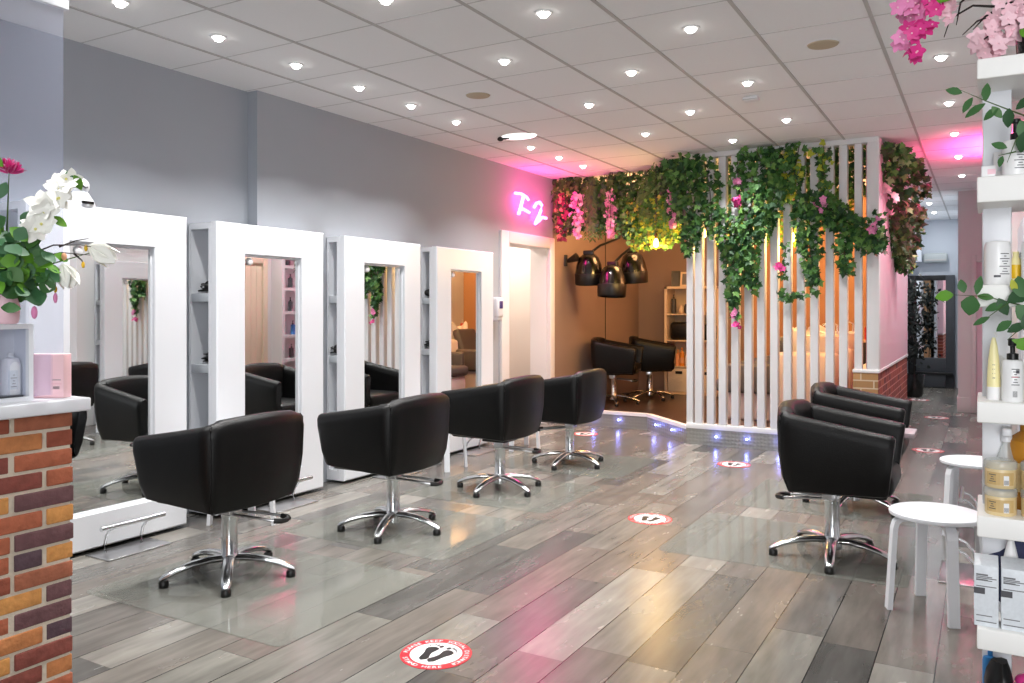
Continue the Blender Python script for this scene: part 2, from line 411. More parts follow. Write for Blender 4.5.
# ================================================================== STYLING CHAIRS
def tub_shell():
    b = MB()
    # outer plan (U): front-left arm end -> back -> front-right arm end, local +Y is forward
    hw, yb, yf, rc = .328, -.29, .27, .09
    path = []
    for i in range(9): path.append((-hw, yf + (yb + rc - yf) * i / 8., 'a'))
    for i in range(1, 8):
        a = PI + (PI / 2) * i / 8.; path.append((-hw + rc + rc * math.cos(a), yb + rc + rc * math.sin(a), 'c'))
    for i in range(0, 13):
        t = i / 12.; path.append((-(hw - rc) + 2 * (hw - rc) * t, yb - .035 * math.sin(PI * t), 'b'))
    for i in range(1, 8):
        a = 1.5 * PI + (PI / 2) * i / 8.; path.append((hw - rc + rc * math.cos(a), yb + rc + rc * math.sin(a), 'c'))
    for i in range(9): path.append((hw, yb + rc + (yf - yb - rc) * i / 8., 'a'))
    n = len(path); secs = []
    for i, (x, y, k) in enumerate(path):
        p = Vector((x, y, 0)); q0 = Vector((*path[max(0, i - 1)][:2], 0)); q1 = Vector((*path[min(n - 1, i + 1)][:2], 0))
        d = (q1 - q0).normalized(); nin = Vector((-d.y, d.x, 0))           # inward
        fy = (y - yb) / (yf - yb); fy = max(0, min(1, fy))
        h = .832 - .098 * fy ** .9
        if k == 'b': h += .022 * math.sin(PI * (x + hw) / (2 * hw))
        th = .085 if k == 'a' else .10
        zb = .385 + .02 * fy
        prof = [(.080, zb), (.055, zb + .010), (.024, zb + .09), (.006, zb + .22), (0, h - .07), (.004, h - .025), (.02, h - .006), (th * .5, h), (th - .02, h - .008), (th - .004, h - .03), (th, h - .08), (th + .015, .47), (th + .02, .44)]
        sec = []
        for off, z in prof: sec.append(Vector((x, y, 0)) + nin * off + Vector((0, 0, z)))
        # arms lean in towards the front at the bottom
        for s_, (off, z) in zip(sec, prof):
            if k == 'a' and fy > .55: s_.y -= (fy - .55) / .45 * .045 * max(0, (h - z) / .4)
        secs.append(sec)
    # rounded arm ends
    def endcap(sec, sgn):
        c = sum(sec, Vector()) / len(sec); out = []
        for sc_, dy in ((.93, .018), (.72, .03)): out.append([Vector((c.x + (p.x - c.x) * sc_, p.y + dy, c.z + (p.z - c.z) * (1 - (1 - sc_) * .35))) for p in sec])
        return out
    e0 = endcap(secs[0], 1); e1 = endcap(secs[-1], 1)
    secs = e0[::-1] + secs + e1
    m = len(secs[0]); vs = [p for s_ in secs for p in s_]; fs = []
    for i in range(len(secs) - 1):
        for j in range(m - 1):
            a = i * m + j; fs.append((a, a + m, a + m + 1, a + 1))
    fs.append(tuple(range(m))); fs.append(tuple(range((len(secs) - 1) * m, len(secs) * m))[::-1])
    b.add(vs, fs, 'black_leather', True)
    # underside
    und = [secs[i][0] for i in range(len(secs))]
    b.add(und, [tuple(range(len(und)))], 'black_plastic')
    return b, path
def seat_mb():
    b = MB(); b.box(-.242, .242, -.20, .285, .40, .525, 'black_leather', .045); b.box(-.225, .225, -.2, .255, .385, .47, 'black_leather', .02); return b
def seams_mb(sx):
    b = MB(); pts = []
    for off, z in ((.080, .386), (.055, .396), (.024, .476), (.006, .606), (0, .755), (.004, .800), (.018, .819)):
        pts.append((sx * (.328 - .0264 - off * .707), -.29 + .0264 + off * .707, z))
    b.tube(pts, .0042, 'black_leather', 6)
    return b
def star_leg(a):
    b = MB(); c, s_ = math.cos(a), math.sin(a)
    pr = [(.028, .098), (.10, .10), (.18, .092), (.26, .073), (.315, .052), (.337, .040)]
    b.tube([(r * c, r * s_, z) for r, z in pr], [.032, .031, .029, .026, .023, .013], 'chrome', 10, .58)
    return b
def star_cap(a):
    b = MB(); b.lathe([(.021, 0), (.024, .005), (.024, .028), (.018, .036)], 'black_plastic', 12, (.318 * math.cos(a), .318 * math.sin(a), 0)); return b
def lever_mb(side=1):
    b = MB()
    # loop shaped foot pump bar sticking out at one side
    pts = [(.03, .035 , .325), (.16, .05, .315), (.27, .055, .30), (.30, .03, .30), (.30, -.03, .30), (.27, -.055, .30), (.16, -.05, .315), (.03, -.035, .325)]
    b.tube([(side * x, y_, z) for x, y_, z in pts], .0075, 'steel', 8)
    b.tube([(side * .255, .056, .302), (side * .29, .045, .30), (side * .305, .02, .30), (side * .305, -.02, .30), (side * .29, -.045, .30), (side * .255, -.056, .302)], .0135, 'black_plastic', 8)
    return b
def column_mb():
    b = MB()
    b.lathe([(.05, .05), (.052, .10), (.044, .118), (.040, .125), (.040, .31), (.043, .315), (.040, .345), (.028, .35), (.026, .40)], 'chrome', 20)
    b.box(-.10, .10, -.10, .10, .372, .392, 'black_plastic', .006); b.box(-.045, .045, -.05, .03, .322, .372, 'steel', .008)
    return b
SHELL = tub_shell()
sm_shell = SHELL[0].mesh('tub_shell'); sm_seam = [seams_mb(q).mesh('seam_piping') for q in (-1, 1)]; sm_seat = seat_mb().mesh('seat_cushion'); sm_col = column_mb().mesh('pump_column')
sm_leg = star_leg(0).mesh('star_leg'); sm_cap = star_cap(0).mesh('foot_cap'); sm_lev = lever_mb(1).mesh('pump_lever')
def mesh_obj(name, me, parent, rz=0.):
    o = link(bpy.data.objects.new(name, me), parent); o.rotation_euler = (0, 0, rz); return o
def chair(x, y, rz, star, lever, label, z=0., dz=0.):
    """one salon chair; star and lever are world angles in degrees"""
    t = thing('styling_chair', label, 'chair', (x, y, z), rz)
    sh = mesh_obj('tub_shell', sm_shell, t); sh.location.y = .045; mesh_obj('seam_piping', sm_seam[0], sh); mesh_obj('seam_piping', sm_seam[1], sh); mesh_obj('seat_cushion', sm_seat, t).location.y = .045
    col = mesh_obj('pump_column', sm_col, t)
    for i in range(5):
        l = mesh_obj('star_leg', sm_leg, t, R(star + 72 * i) - rz); mesh_obj('foot_cap', sm_cap, l)
    if lever is not None: mesh_obj('pump_lever', sm_lev, t, R(lever) - rz)
    if dz:
        for o in C.objects:
            if o.parent is t and o.name.split('.')[0] in ('tub_shell', 'seat_cushion'): o.location.z = dz
    return t
chair(-3.365, 2.925, PI / 2, 28, 25, 'black leather tub salon chair beside the brick counter, facing the first mirror')
chair(-3.20, 4.06, PI / 2, 4, 20, 'black leather tub salon chair facing the second mirror unit from the brick counter')
chair(-3.20, 5.36, PI / 2, 52, 20, 'black leather tub salon chair facing the third mirror unit from the brick counter', dz=.025)
chair(-3.19, 6.55, PI / 2, 55, 195, 'black leather tub salon chair at the mirror unit nearest the doorway')
chair(-.735, 4.82, -PI / 2, 60, 170, 'black leather tub salon chair behind the white stool, facing right')
chair(-.79, 6.12, -PI / 2, 40, None, 'black leather tub salon chair in front of the brick end of the slatted partition')
chair(-4.15, 9.80, -R(78), 12, 10, 'black tub chair under the nearest hanging hood dryer on the raised platform', .16)
chair(-3.95, 10.58, -R(70), 36, None, 'black tub chair on the raised platform next to the open bookcase', .16)
b = MB(); b.box(-.52, -.40, 5.93, 6.2, .527, .56, 'magazine', .004, None)
solo('magazine', b, 'pink patterned magazine lying on the seat of the far right chair', 'magazine')

# ================================================================== MIRROR UNITS
def mirror_unit(y0, xf, sg, label, depth=.19, niche=None):
    """xf: plane of the frame face; sg=+1 faces +X (left wall), -1 faces -X (right wall)"""
    nd = niche or depth
    t = thing('mirror_station', label, 'mirror', (xf - sg * .1, y0 + .5, 0))
    X = lambda d: xf - sg * d
    def bx(b, d0, d1, ya, yb, z0, z1, m, bev=0.):
        x0, x1 = sorted((X(d0), X(d1))); b.box(x0, x1, y0 + ya, y0 + yb, z0, z1, m, bev)
    b = MB()  # front frame with the opening: mitred boards, bevelled
    o4 = [(0, 0.02), (1, 0.02), (1, 1.95), (0, 1.95)]; i4 = [(.235, .22), (.765, .22), (.765, 1.745), (.235, 1.745)]
    f0, f1, ch = 0., .055, .010
    rings = [[(y_, z, f1) for y_, z in o4], [(y_, z, ch) for y_, z in o4]]
    rings.append([(y_ + (ch if y_ < .5 else -ch), z + (ch if z < 1 else -ch), f0) for y_, z in o4])
    rings.append([(y_ - (.004 if y_ < .5 else -.004), z - (.004 if z < 1 else -.004), f0) for y_, z in i4])
    rings.append([(y_, z, .004) for y_, z in i4]); rings.append([(y_, z, f1) for y_, z in i4])
    vs = [(X(d), y0 + y_, z) for r_ in rings for y_, z, d in r_]; fs = []
    for j in range(5):
        for i in range(4):
            q = (j * 4 + i, j * 4 + (i + 1) % 4, (j + 1) * 4 + (i + 1) % 4, (j + 1) * 4 + i); fs.append(q if sg > 0 else q[::-1])
    b.add(vs, fs, 'white_gloss')
    part(t, 'frame', b, True)
    b = MB(); bx(b, .034, .040, .22, .78, .205, 1.76, 'mirror'); part(t, 'mirror_glass', b, True)
    b = MB()  # inner slim bead round the glass
    for ya, yb, za, zb in ((.235, .249, .22, 1.745), (.751, .765, .22, 1.745), (.249, .751, .22, .234), (.249, .751, 1.731, 1.745)): bx(b, .024, .034, ya, yb, za, zb, 'white_gloss')
    part(t, 'bead', b, True)
    b = MB(); q = .30
    x0, x1 = sorted((X(.056), X(nd)))
    b.box(x0, x1, y0, y0 + q, 1.905, 1.945, 'white_gloss'); b.box(x0, x1, y0, y0 + q, .02, .10, 'white_gloss')
    b.box(*sorted((X(.056), X(.085))), y0, y0 + q, .10, 1.905, 'white_gloss')
    b.box(*sorted((X(nd - .02), X(nd))), y0, y0 + q, .10, 1.905, 'white_gloss')
    b.box(*sorted((X(.085), X(nd - .02))), y0 + q - .02, y0 + q, .10, 1.905, 'niche_grey')
    x0, x1 = sorted((X(.057), X(depth))); b.box(x0, x1, y0 + q, y0 + 1, .02, 1.945, 'white_gloss')
    cs = part(t, 'carcass', b, True)
    for z in (1.42, .948, .50):
        b = MB(); b.box(*sorted((X(.085), X(nd - .02))), y0 + .004, y0 + q - .02, z, z + .058, 'niche_grey', .003); part(t, 'niche_shelf', b, True)
    b = MB(); T = Matrix.Translation((X(.028), y0 + .30, 1.70)) @ Matrix.Rotation(sg * PI / 2, 4, 'Y')
    b.lathe([(.024, -.006), (.026, 0), (.022, .008), (.008, .012)], 'white_matt', 20, M=T); part(t, 'suction_hook', b, True)
    return t
mirror_unit(2.45, XF, 1, 'white framed mirror unit nearest the brick counter, first along the grey wall', niche=.28)
mirror_unit(3.68, XF, 1, 'second white framed mirror unit along the grey wall from the brick counter', niche=.28)
mirror_unit(4.915, XF, 1, 'third white framed mirror unit along the grey wall from the brick counter')
mirror_unit(6.16, XF, 1, 'white framed mirror unit next to the sanitiser dispenser and the doorway')
mirror_unit(4.62, .20, -1, 'white framed mirror unit on the opposite side, behind the white stools')
mirror_unit(5.95, .20, -1, 'second white framed mirror unit opposite, beside the far right chair')

# things left on the niche shelves
def dryer(x, y, z, s, label):
    b = MB(); M = Matrix.Translation((x, y, z)) @ Matrix.Rotation(s, 4, 'Z') @ Matrix.Scale(1.25, 4)
    b.lathe([(.016, -.09), (.02, -.05), (.034, -.01), (.036, .03), (.028, .055), (.02, .058)], 'black_plastic', 14, M=M @ Matrix.Translation((0, 0, .038)) @ Matrix.Rotation(PI / 2, 4, 'X'))
    b.tube([(0, .02, .03), (.03, .03, .022), (.08, .035, .016)], [.015, .014, .012], 'black_plastic', 8, M=M)
    cord = []
    for i in range(26):
        a = i * .75; r = .045 + .012 * math.sin(i * 1.7); cord.append((r * math.cos(a) - .01, r * math.sin(a) - .03, .012 + .0016 * i + .008 * math.sin(i)))
    t = thing('hair_dryer', label, 'hair dryer', (x, y, z))
    h = MB(); h.v = b.v; h.f = b.f; h.m = b.m; h.sm = b.sm; h.mats = b.mats
    part(t, 'body', h, True)
    c = MB(); c.tube(cord, .0045, 'black_plastic', 6, M=M); part(t, 'cord', c, True)
dryer(-4.525, 3.80, 1.479, .4, 'black hair tool with coiled cord on the upper niche shelf of the second mirror unit')
dryer(-4.53, 3.80, 1.007, 1.2, 'black hair tool with coiled cord on the middle niche shelf of the second mirror unit')
dryer(-4.48, 5.02, 1.007, .2, 'black hair tool with coiled cord in the niche of the third mirror unit')
dryer(-4.475, 6.26, 1.007, .9, 'black hair tool in the middle niche of the mirror unit nearest the doorway')
dryer(-4.475, 6.26, 1.479, 2.2, 'black hair tool in the top niche of the mirror unit nearest the doorway')
b = MB()
for i in range(34):
    a = random.uniform(0, 2 * PI); r = random.uniform(0, .035); h = random.uniform(.07, .13)
    b.tube([(.30 + r * math.cos(a) * .5, 6.07 + r * math.sin(a) * .5, 1.01), (.30 + r * 1.5 * math.cos(a), 6.07 + r * 1.5 * math.sin(a), 1.01 + h)], .007, 'twig_dark', 5)
b.box(.255, .345, 6.01, 6.12, 1.006, 1.03, 'jar_label', .004)
solo('brush_bundle', b, 'bundle of dark hair brushes standing in the niche of the opposite mirror unit', 'brushes')

# little white dome camera on top of unit one
t = thing('dome_camera', 'small white dome camera on top of the nearest mirror unit', 'camera', (-4.42, 2.785, 1.945)); t.scale = (1.2, 1.2, 1.2)
b = MB(); b.lathe([(.062, 0), (.066, .012), (.06, .03), (.045, .055), (.036, .07)], 'white_gloss', 24); part(t, 'base', b)
b = MB(); b.sphere((0, 0, .10), .042, 'white_gloss', 14); part(t, 'head', b)
b = MB(); b.box(.052, .067, -.028, .028, .012, .026, 'black_plastic', .002); part(t, 'slot', b)
b = MB(); b.tube([(.039, -.012, .098), (.043, 0, .090), (.039, .012, .094)], .004, 'black_plastic', 6); part(t, 'lens', b)

# footrests
def footrest(x, y, sg, label):
    t = thing('footrest', label, 'footrest', (x, y, 0), 0 if sg > 0 else PI)
    b = MB(); b.box(-.10, .115, -.20, .20, 0, .008, 'steel', .003); part(t, 'base_plate', b)
    for s_ in (-1, 1):
        b = MB(); b.tube([(-.045, s_ * .115, .006), (-.05, s_ * .115, .05), (-.035, s_ * .115, .10), (.0, s_ * .115, .14), (.045, s_ * .115, .16)], .0085, 'chrome', 10, 1.); part(t, 'bracket', b)
    b = MB(); b.tube([(.045, -.20, .166), (.045, .20, .166)], .014, 'chrome', 12); part(t, 'foot_bar', b)
for yv, lb in ((2.96, 'chrome footrest on the floor at the foot of the nearest mirror unit'), (4.18, 'chrome footrest at the foot of the second mirror unit from the brick counter'),
               (5.42, 'chrome footrest at the foot of the third mirror unit from the brick counter'), (6.66, 'chrome footrest at the foot of the mirror unit nearest the doorway')):
    footrest(-4.235, yv, 1, lb)
footrest(-.09, 4.83, -1, 'chrome footrest behind the nearer of the two right-hand white stools')
footrest(-.09, 6.1, -1, 'chrome footrest beyond the farther white stool on the right')

# stools
def stool(x, y, a0, label):
    t = thing('round_stool', label, 'stool', (x, y, 0), R(a0), )
    b = MB(); b.lathe([(.185, .428), (.196, .432), (.198, .440), (.196, .448), (.188, .452)], 'white_gloss', 40); part(t, 'seat', b)
    for i in range(4):
        a = PI / 2 * i; c, s_ = math.cos(a), math.sin(a); b = MB()
        pts = [(.04, .419), (.12, .419), (.155, .414), (.174, .398), (.182, .37), (.205, 0)]
        vs = []; fs = []
        for j, (r, z) in enumerate(pts):
            d = Vector((pts[min(j + 1, 5)][0] - pts[max(j - 1, 0)][0], pts[min(j + 1, 5)][1] - pts[max(j - 1, 0)][1])).normalized()
            nn = Vector((-d.y, d.x)) * .011
            for q in (-1, 1):
                for w in (-.0225, .0225):
                    rr, zz = r + q * nn.x, max(0, z + q * nn.y)
                    vs.append((rr * c - w * s_, rr * s_ + w * c, zz))
        for j in range(5):
            k = j * 4; fs += [(k, k + 1, k + 5, k + 4), (k + 2, k + 6, k + 7, k + 3), (k, k + 4, k + 6, k + 2), (k + 1, k + 3, k + 7, k + 5)]
        fs += [(0, 2, 3, 1), (20, 21, 23, 22)]
        b.add(vs, fs, 'white_gloss'); part(t, 'leg', b)
    return t
stool(-.194, 4.197, 22, 'round white four-legged stool standing nearest the product shelf, in front')
stool(-.05, 5.74, 40, 'round white stool half hidden behind the product shelf, beyond the nearest one')
stool(-4.10, 3.66, 30, 'white stool whose legs show beneath the nearest chair on the mirror side')
stool(-4.07, 5.85, 45, 'white stool whose legs show between the second and third chairs at the mirrors')
stool(-4.0, 7.07, 8, 'white stool whose legs show under the chair nearest the doorway')

# floor mats
def floor_mat(x0, x1, y0, y1, label):
    b = MB(); r = .045; poly = []
    for cx, cy, a in ((x1 - r, y1 - r, 0), (x0 + r, y1 - r, 90), (x0 + r, y0 + r, 180), (x1 - r, y0 + r, 270)):
        for i in range(6): poly.append((cx + r * math.cos(R(a + 18 * i)), cy + r * math.sin(R(a + 18 * i))))
    b.prism(poly, .0006, .0028, 'floor_mat'); solo('floor_mat', b, label, 'mat')
floor_mat(-3.79, -2.47, 2.40, 3.42, 'clear plastic floor mat under the chair nearest the brick counter')
floor_mat(-3.79, -2.56, 3.67, 4.62, 'clear plastic floor mat under the second chair along the mirrors')
floor_mat(-3.79, -2.56, 4.86, 5.83, 'clear plastic floor mat under the third chair along the mirrors')
floor_mat(-3.79, -2.58, 6.14, 7.14, 'clear plastic floor mat under the chair nearest the doorway')
floor_mat(-1.62, -.33, 4.45, 5.46, 'clear plastic floor mat under the chair behind the white stool')
floor_mat(-1.53, -.33, 5.75, 6.77, 'clear plastic floor mat under the far right chair')

# ================================================================== FLOOR STICKERS
def text_mesh(ch, size):
    cu = bpy.data.curves.new('glyph', 'FONT'); cu.body = ch; cu.size = size; cu.align_x = 'CENTER'; cu.resolution_u = 2
    o = bpy.data.objects.new('glyph', cu); C.objects.link(o); dg = bpy.context.evaluated_depsgraph_get(); dg.update()
    me = bpy.data.meshes.new_from_object(o.evaluated_get(dg)); vs = [v.co.copy() for v in me.vertices]; fs = [tuple(p.vertices) for p in me.polygons]
    bpy.data.objects.remove(o); bpy.data.curves.remove(cu); bpy.data.meshes.remove(me)
    return vs, fs
def ring_text(b, txt, r, a_mid, step, inward, size, z):
    n = len(txt)
    for i, ch in enumerate(txt):
        if ch == ' ': continue
        vs, fs = text_mesh(ch, size)
        if not inward: a = a_mid + step * ((n - 1) / 2 - i); rot = a - PI / 2
        else: a = a_mid - step * ((n - 1) / 2 - i); rot = a + PI / 2
        rr = r - size * .36 if not inward else r + size * .36
        M = Matrix.Translation((rr * math.cos(a), rr * math.sin(a), z)) @ Matrix.Rotation(rot, 4, 'Z') @ Matrix.Diagonal((1.12, 1, 1, 1))
        b.add(vs, fs, 'sticker_white', False, M)
def foot(b, sx, z):
    pts = []
    # sole outline around a bent centre line
    cl = [(-.012, -.062, .017), (-.012, -.045, .020), (-.006, -.02, .017), (-.002, .0, .017), (.0, .022, .024), (-.002, .04, .026), (-.004, .052, .018)]
    left = [(x - w, y) for x, y, w in cl]; right = [(x + w, y) for x, y, w in cl]
    poly = [(cl[0][0], cl[0][1] - .014)] + right + [(cl[-1][0], cl[-1][1] + .007)] + left[::-1]
    M = Matrix.Translation((sx * .036, -.006, 0)) @ Matrix.Rotation(-sx * .08, 4, 'Z') @ Matrix.Diagonal((sx, 1, 1, 1))
    b.add([(x, y, z) for x, y in poly], [tuple(range(len(poly)))], 'sticker_black', False, M)
    for k, (x, y, r) in enumerate([(-.024, .069, .0105), (-.006, .077, .0065), (.006, .074, .0055), (.016, .068, .005), (.024, .059, .0045)]):
        b.add([(x + r * math.cos(2 * PI * i / 10), y + 1.25 * r * math.sin(2 * PI * i / 10), z) for i in range(10)], [tuple(range(10))], 'sticker_black', False, M)
def disc(b, r, z, m, n=48): b.add([(r * math.cos(2 * PI * i / n), r * math.sin(2 * PI * i / n), z) for i in range(n)], [tuple(range(n))], m)
def make_sticker(loc, label):
    t = thing('floor_sticker', label, 'sticker', loc)
    b = MB(); b.lathe([(.143, 0.0004), (.143, .0016)], 'sticker_red', 48, smooth=False); disc(b, .104, .0021, 'sticker_white'); part(t, 'disc', b)
    b = MB()
    ring_text(b, 'PLEASE KEEP SOCIAL DISTANCE', .124, PI / 2, R(8.6), False, .027, .0024)
    ring_text(b, 'STAND HERE', .124, -PI / 2, R(9.2), True, .027, .0024)
    for a in (R(203), R(-23)):
        b.add([(.124 * math.cos(a) + .004 * math.cos(2 * PI * i / 8), .124 * math.sin(a) + .004 * math.sin(2 * PI * i / 8), .0024) for i in range(8)], [tuple(range(8))], 'sticker_white')
    part(t, 'lettering', b)
    b = MB(); foot(b, -1, .0026); foot(b, 1, .0026); part(t, 'footprints', b)
    return t
S0 = make_sticker((-1.892, 2.673, 0), 'round red and white footprint sticker on the floor, the nearest and largest one')
for p, lb in (((-1.90, 5.095), 'round red footprint floor sticker in mid-floor, second from the front'), ((-1.925, 7.258), 'round red footprint floor sticker just in front of the slatted partition step'),
              ((-3.816, 8.216), 'round red footprint floor sticker below the step, behind the chair nearest the doorway'), ((-.483, 8.921), 'round red footprint floor sticker beside the right chairs, first of the corridor'),
              ((-.537, 11.679), 'round red footprint floor sticker beside the brick end wall, second of the corridor'), ((-.871, 13.831), 'round footprint floor sticker at the dark end of the corridor, third and farthest')):
    dup(S0, (*p, 0), None, lb)

# ================================================================== SLATTED PARTITION
SX = [(-2.568, -2.48), (-2.442, -2.361), (-2.321, -2.24), (-2.198, -2.112), (-2.068, -1.984), (-1.943, -1.86), (-1.817, -1.736), (-1.689, -1.616), (-1.565, -1.49), (-1.445, -1.366), (-1.304, -1.231), (-1.182, -1.113)]
t = thing('slatted_partition', 'white floor to ceiling partition of upright slats standing on the metal-faced step', 'partition', (-1.85, YP + .06, .16))
b = MB(); b.box(-2.65, -1.062, YP + .015, YP + .125, .16, .212, 'white_matt', .004); part(t, 'bottom_rail', b, True)
b = MB(); b.box(-2.65, -.842, YP, YP + .125, 2.90, HC, 'white_matt', .004); part(t, 'top_rail', b, True)
b = MB(); b.box(-2.65, -2.585, YP + .03, YP + .125, .212, 2.9, 'white_matt', .004); part(t, 'end_post', b, True)
for x0, x1 in SX:
    b = MB(); xm = (x0 + x1) / 2; b.box(xm - .036, xm + .036, YP + .02, YP + .115, .212, 2.9, 'white_matt', .004); part(t, 'slat', b, True)
b = MB(); b.box(-1.050, -.986, YP + .02, YP + .115, .82, 2.9, 'white_matt', .004); part(t, 'slat', b, True)
b = MB(); b.box(-.940, -.838, YP - .005, YP + .115, .82, 2.9, 'white_matt', .004); part(t, 'corner_post', b, True)

# kerb lights
def kerb_light(x, y, z, nx, ny, label):
    t = thing('step_light', label, 'light', (x, y, z), math.atan2(ny, nx))
    M = Matrix.Rotation(PI / 2, 4, 'Y')
    b = MB(); b.lathe([(.017, 0), (.017, .004), (.012, .005)], 'steel', 16, M=M); part(t, 'bezel', b)
    b = MB(); b.lathe([(.010, .0045), (.009, .008), (.004, .010)], 'led_blue', 12, M=M); part(t, 'lens', b)
    l = bpy.data.lights.new('step_glow', 'POINT'); l.energy = .35; l.color = (.20, .24, 1); l.shadow_soft_size = .012
    o = bpy.data.objects.new('step_glow', l); C.objects.link(o); o.location = (x + nx * .03, y + ny * .03, z)
dn = Vector((-.695, -.683)); nn = (-.713, -.701)
kerb_light(-3.99, 8.843, .088, 0, -1, 'blue-white step light in the kerb nearest the doorway wall')
kerb_light(-3.68, 8.843, .091, 0, -1, 'blue-white step light in the kerb left of the bend, beside the fourth chair')
kerb_light(-3.166, 8.673, .091, *nn, 'blue-white step light on the slanted kerb, nearer the doorway wall')
kerb_light(-2.880, 8.382, .094, *nn, 'blue-white step light on the slanted kerb, nearer the slatted partition')
kerb_light(-2.339, 8.148, .093, 0, -1, 'first blue-white step light under the slatted partition, from its open end')
kerb_light(-2.034, 8.148, .092, 0, -1, 'second blue-white step light under the slatted partition, above the floor sticker')
kerb_light(-1.726, 8.148, .091, 0, -1, 'third blue-white step light under the slatted partition, beside the tub chair')

# ================================================================== CEILING FITTINGS
def downlight_proto():
    t = thing('downlight', '', 'ceiling light', (0, 0, HC))
    b = MB(); b.lathe([(.030, -.003), (.034, -.008), (.046, -.006), (.048, 0)], 'white_matt', 24, cap=False); part(t, 'trim_ring', b)
    b = MB(); b.lathe([(.031, -.002), (.029, -.012), (.020, -.024), (.008, -.029), (.001, -.030)], 'lamp_white', 20, cap=False); part(t, 'lens', b)  # lens bulges to stand in for round glare
    return t
rowsD = [(-3.845, [1.39, 2.02, 2.639, 3.26, 3.88, 4.495, 5.10, 5.726], 'above the left mirror units, counted from the front'),
         (-3.825, [6.99, 7.60, 8.19], 'near the pink neon, counted from the front'),
         (-2.64, [2.05, 3.29, 4.477, 5.756, 6.966], 'second from the grey wall, counted from the front'),
         (-2.035, [2.62, 3.86, 5.109, 6.364, 7.632], 'third from the grey wall, counted from the front'),
         (-1.43, [3.25, 4.483, 5.748, 7.03], 'leading to the slatted partition, counted from the front'),
         (-.24, [4.5, 5.766, 7.069, 8.33, 9.608, 10.979], 'over the right chairs, counted from the front'),
         (-.72, [13.6, 14.9], 'in the far corridor ceiling, counted from the front')]
OR = ['first', 'second', 'third', 'fourth', 'fifth', 'sixth', 'seventh', 'eighth']
D0 = None
LIGHTS = []
for x, ysl, desc in rowsD:
    k = 0
    for yv in ysl:
        vis = (-x * .5 + yv * .866) > 0 and 309.5 - 820 * 1.58 / max(.1, (-x * .5 + yv * .866)) > -3
        LIGHTS.append((x, yv))
        if not vis:
            continue
        lb = '%s downlight in the row %s' % (OR[k], desc); k += 1
        if D0 is None: D0 = downlight_proto(); D0.location = (x, yv, HC); D0['label'] = lb
        else: dup(D0, (x, yv, HC), None, lb)
for x, y, lb in ((-.837, 5.151, 'beige round ceiling disc above the right chairs'), (-3.237, 5.106, 'beige round ceiling disc above the left chairs')):
    t = thing('ceiling_disc', lb, 'ceiling disc', (x, y, HC))
    b = MB(); b.lathe([(.07, -.012), (.085, -.008), (.09, 0)], 'beige_disc', 28); part(t, 'cover', b)
    b = MB(); b.lathe([(.092, -.004), (.096, 0)], 'white_matt', 28, cap=False); part(t, 'rim', b)
t = thing('smoke_detector', 'small white box detector on the ceiling before the slatted partition', 'detector', (-1.51, 6.17, HC))
b = MB(); b.box(-.055, .055, -.04, .04, -.03, 0, 'white_matt', .008); part(t, 'housing', b)
b = MB(); b.box(-.05, .05, -.042, -.036, -.026, -.02, 'ceil_bar'); part(t, 'vent_strip', b)
# oval plate near the neon, emission put in for glare, with a dark latch
t = thing('ceiling_plate', 'white oval ceiling plate glowing in place of glare, with a dark knuckle left of centre', 'ceiling light', (-3.68, 6.5, HC))
b = MB(); b.lathe([(.20, -.01), (.21, -.006), (.22, 0)], 'glare_plate', 32, M=Matrix.Diagonal((.8, .55, 1, 1))); part(t, 'plate', b)
b = MB(); b.sphere((-.16, -.06, -.022), .024, 'black_plastic', 8, (1.3, 1, .9)); b.tube([(-.16, -.06, -.02), (-.09, -.02, -.012)], .01, 'black_plastic'); part(t, 'knuckle', b)

# ================================================================== NEON
t = thing('neon_sign', 'pink neon letters glowing high on the grey wall above the doorway', 'sign', (XL2 + .03, 8.2, 2.45))
def neon(yz): return [(XL2 + .045, y_, z) for y_, z in yz]
b = MB()
b.tube(neon([(7.86, 2.655), (8.0, 2.665), (8.12, 2.645), (8.17, 2.615)]), .017, 'neon_pink', 8)
b.tube(neon([(8.05, 2.64), (8.02, 2.58), (7.98, 2.50), (7.94, 2.43)]), .020, 'neon_pink', 8)
b.tube(neon([(8.03, 2.50), (8.10, 2.49), (8.19, 2.475)]), .018, 'neon_pink', 8)
part(t, 'letter', b, True)
b = MB()
b.tube(neon([(8.30, 2.545), (8.36, 2.60), (8.44, 2.62), (8.49, 2.59), (8.47, 2.53), (8.42, 2.46), (8.36, 2.40), (8.33, 2.36)]), .019, 'neon_pink', 8)
b.tube(neon([(8.33, 2.36), (8.42, 2.40), (8.50, 2.45), (8.60, 2.45)]), .019, 'neon_pink', 8)
part(t, 'letter', b, True)
b = MB()
for y_, z in ((8.03, 2.55), (8.44, 2.60), (8.36, 2.41)): b.tube([(XL2, y_, z), (XL2 + .04, y_, z)], .006, 'clear_plastic', 6)
part(t, 'standoff', b, True)

# sanitiser dispenser
t = thing('sanitiser_dispenser', 'white wall sanitiser dispenser with a blue window beside the doorway', 'dispenser', (XL2, 7.47, 1.25))
b = MB(); b.box(0, .10, -.065, .065, .03, .25, 'white_gloss', .03); b.box(0, .09, -.055, .055, 0, .06, 'white_gloss', .02); part(t, 'housing', b)
b = MB(); b.box(.095, .104, -.035, .035, .13, .21, 'plastic_blue', .012); part(t, 'window', b)

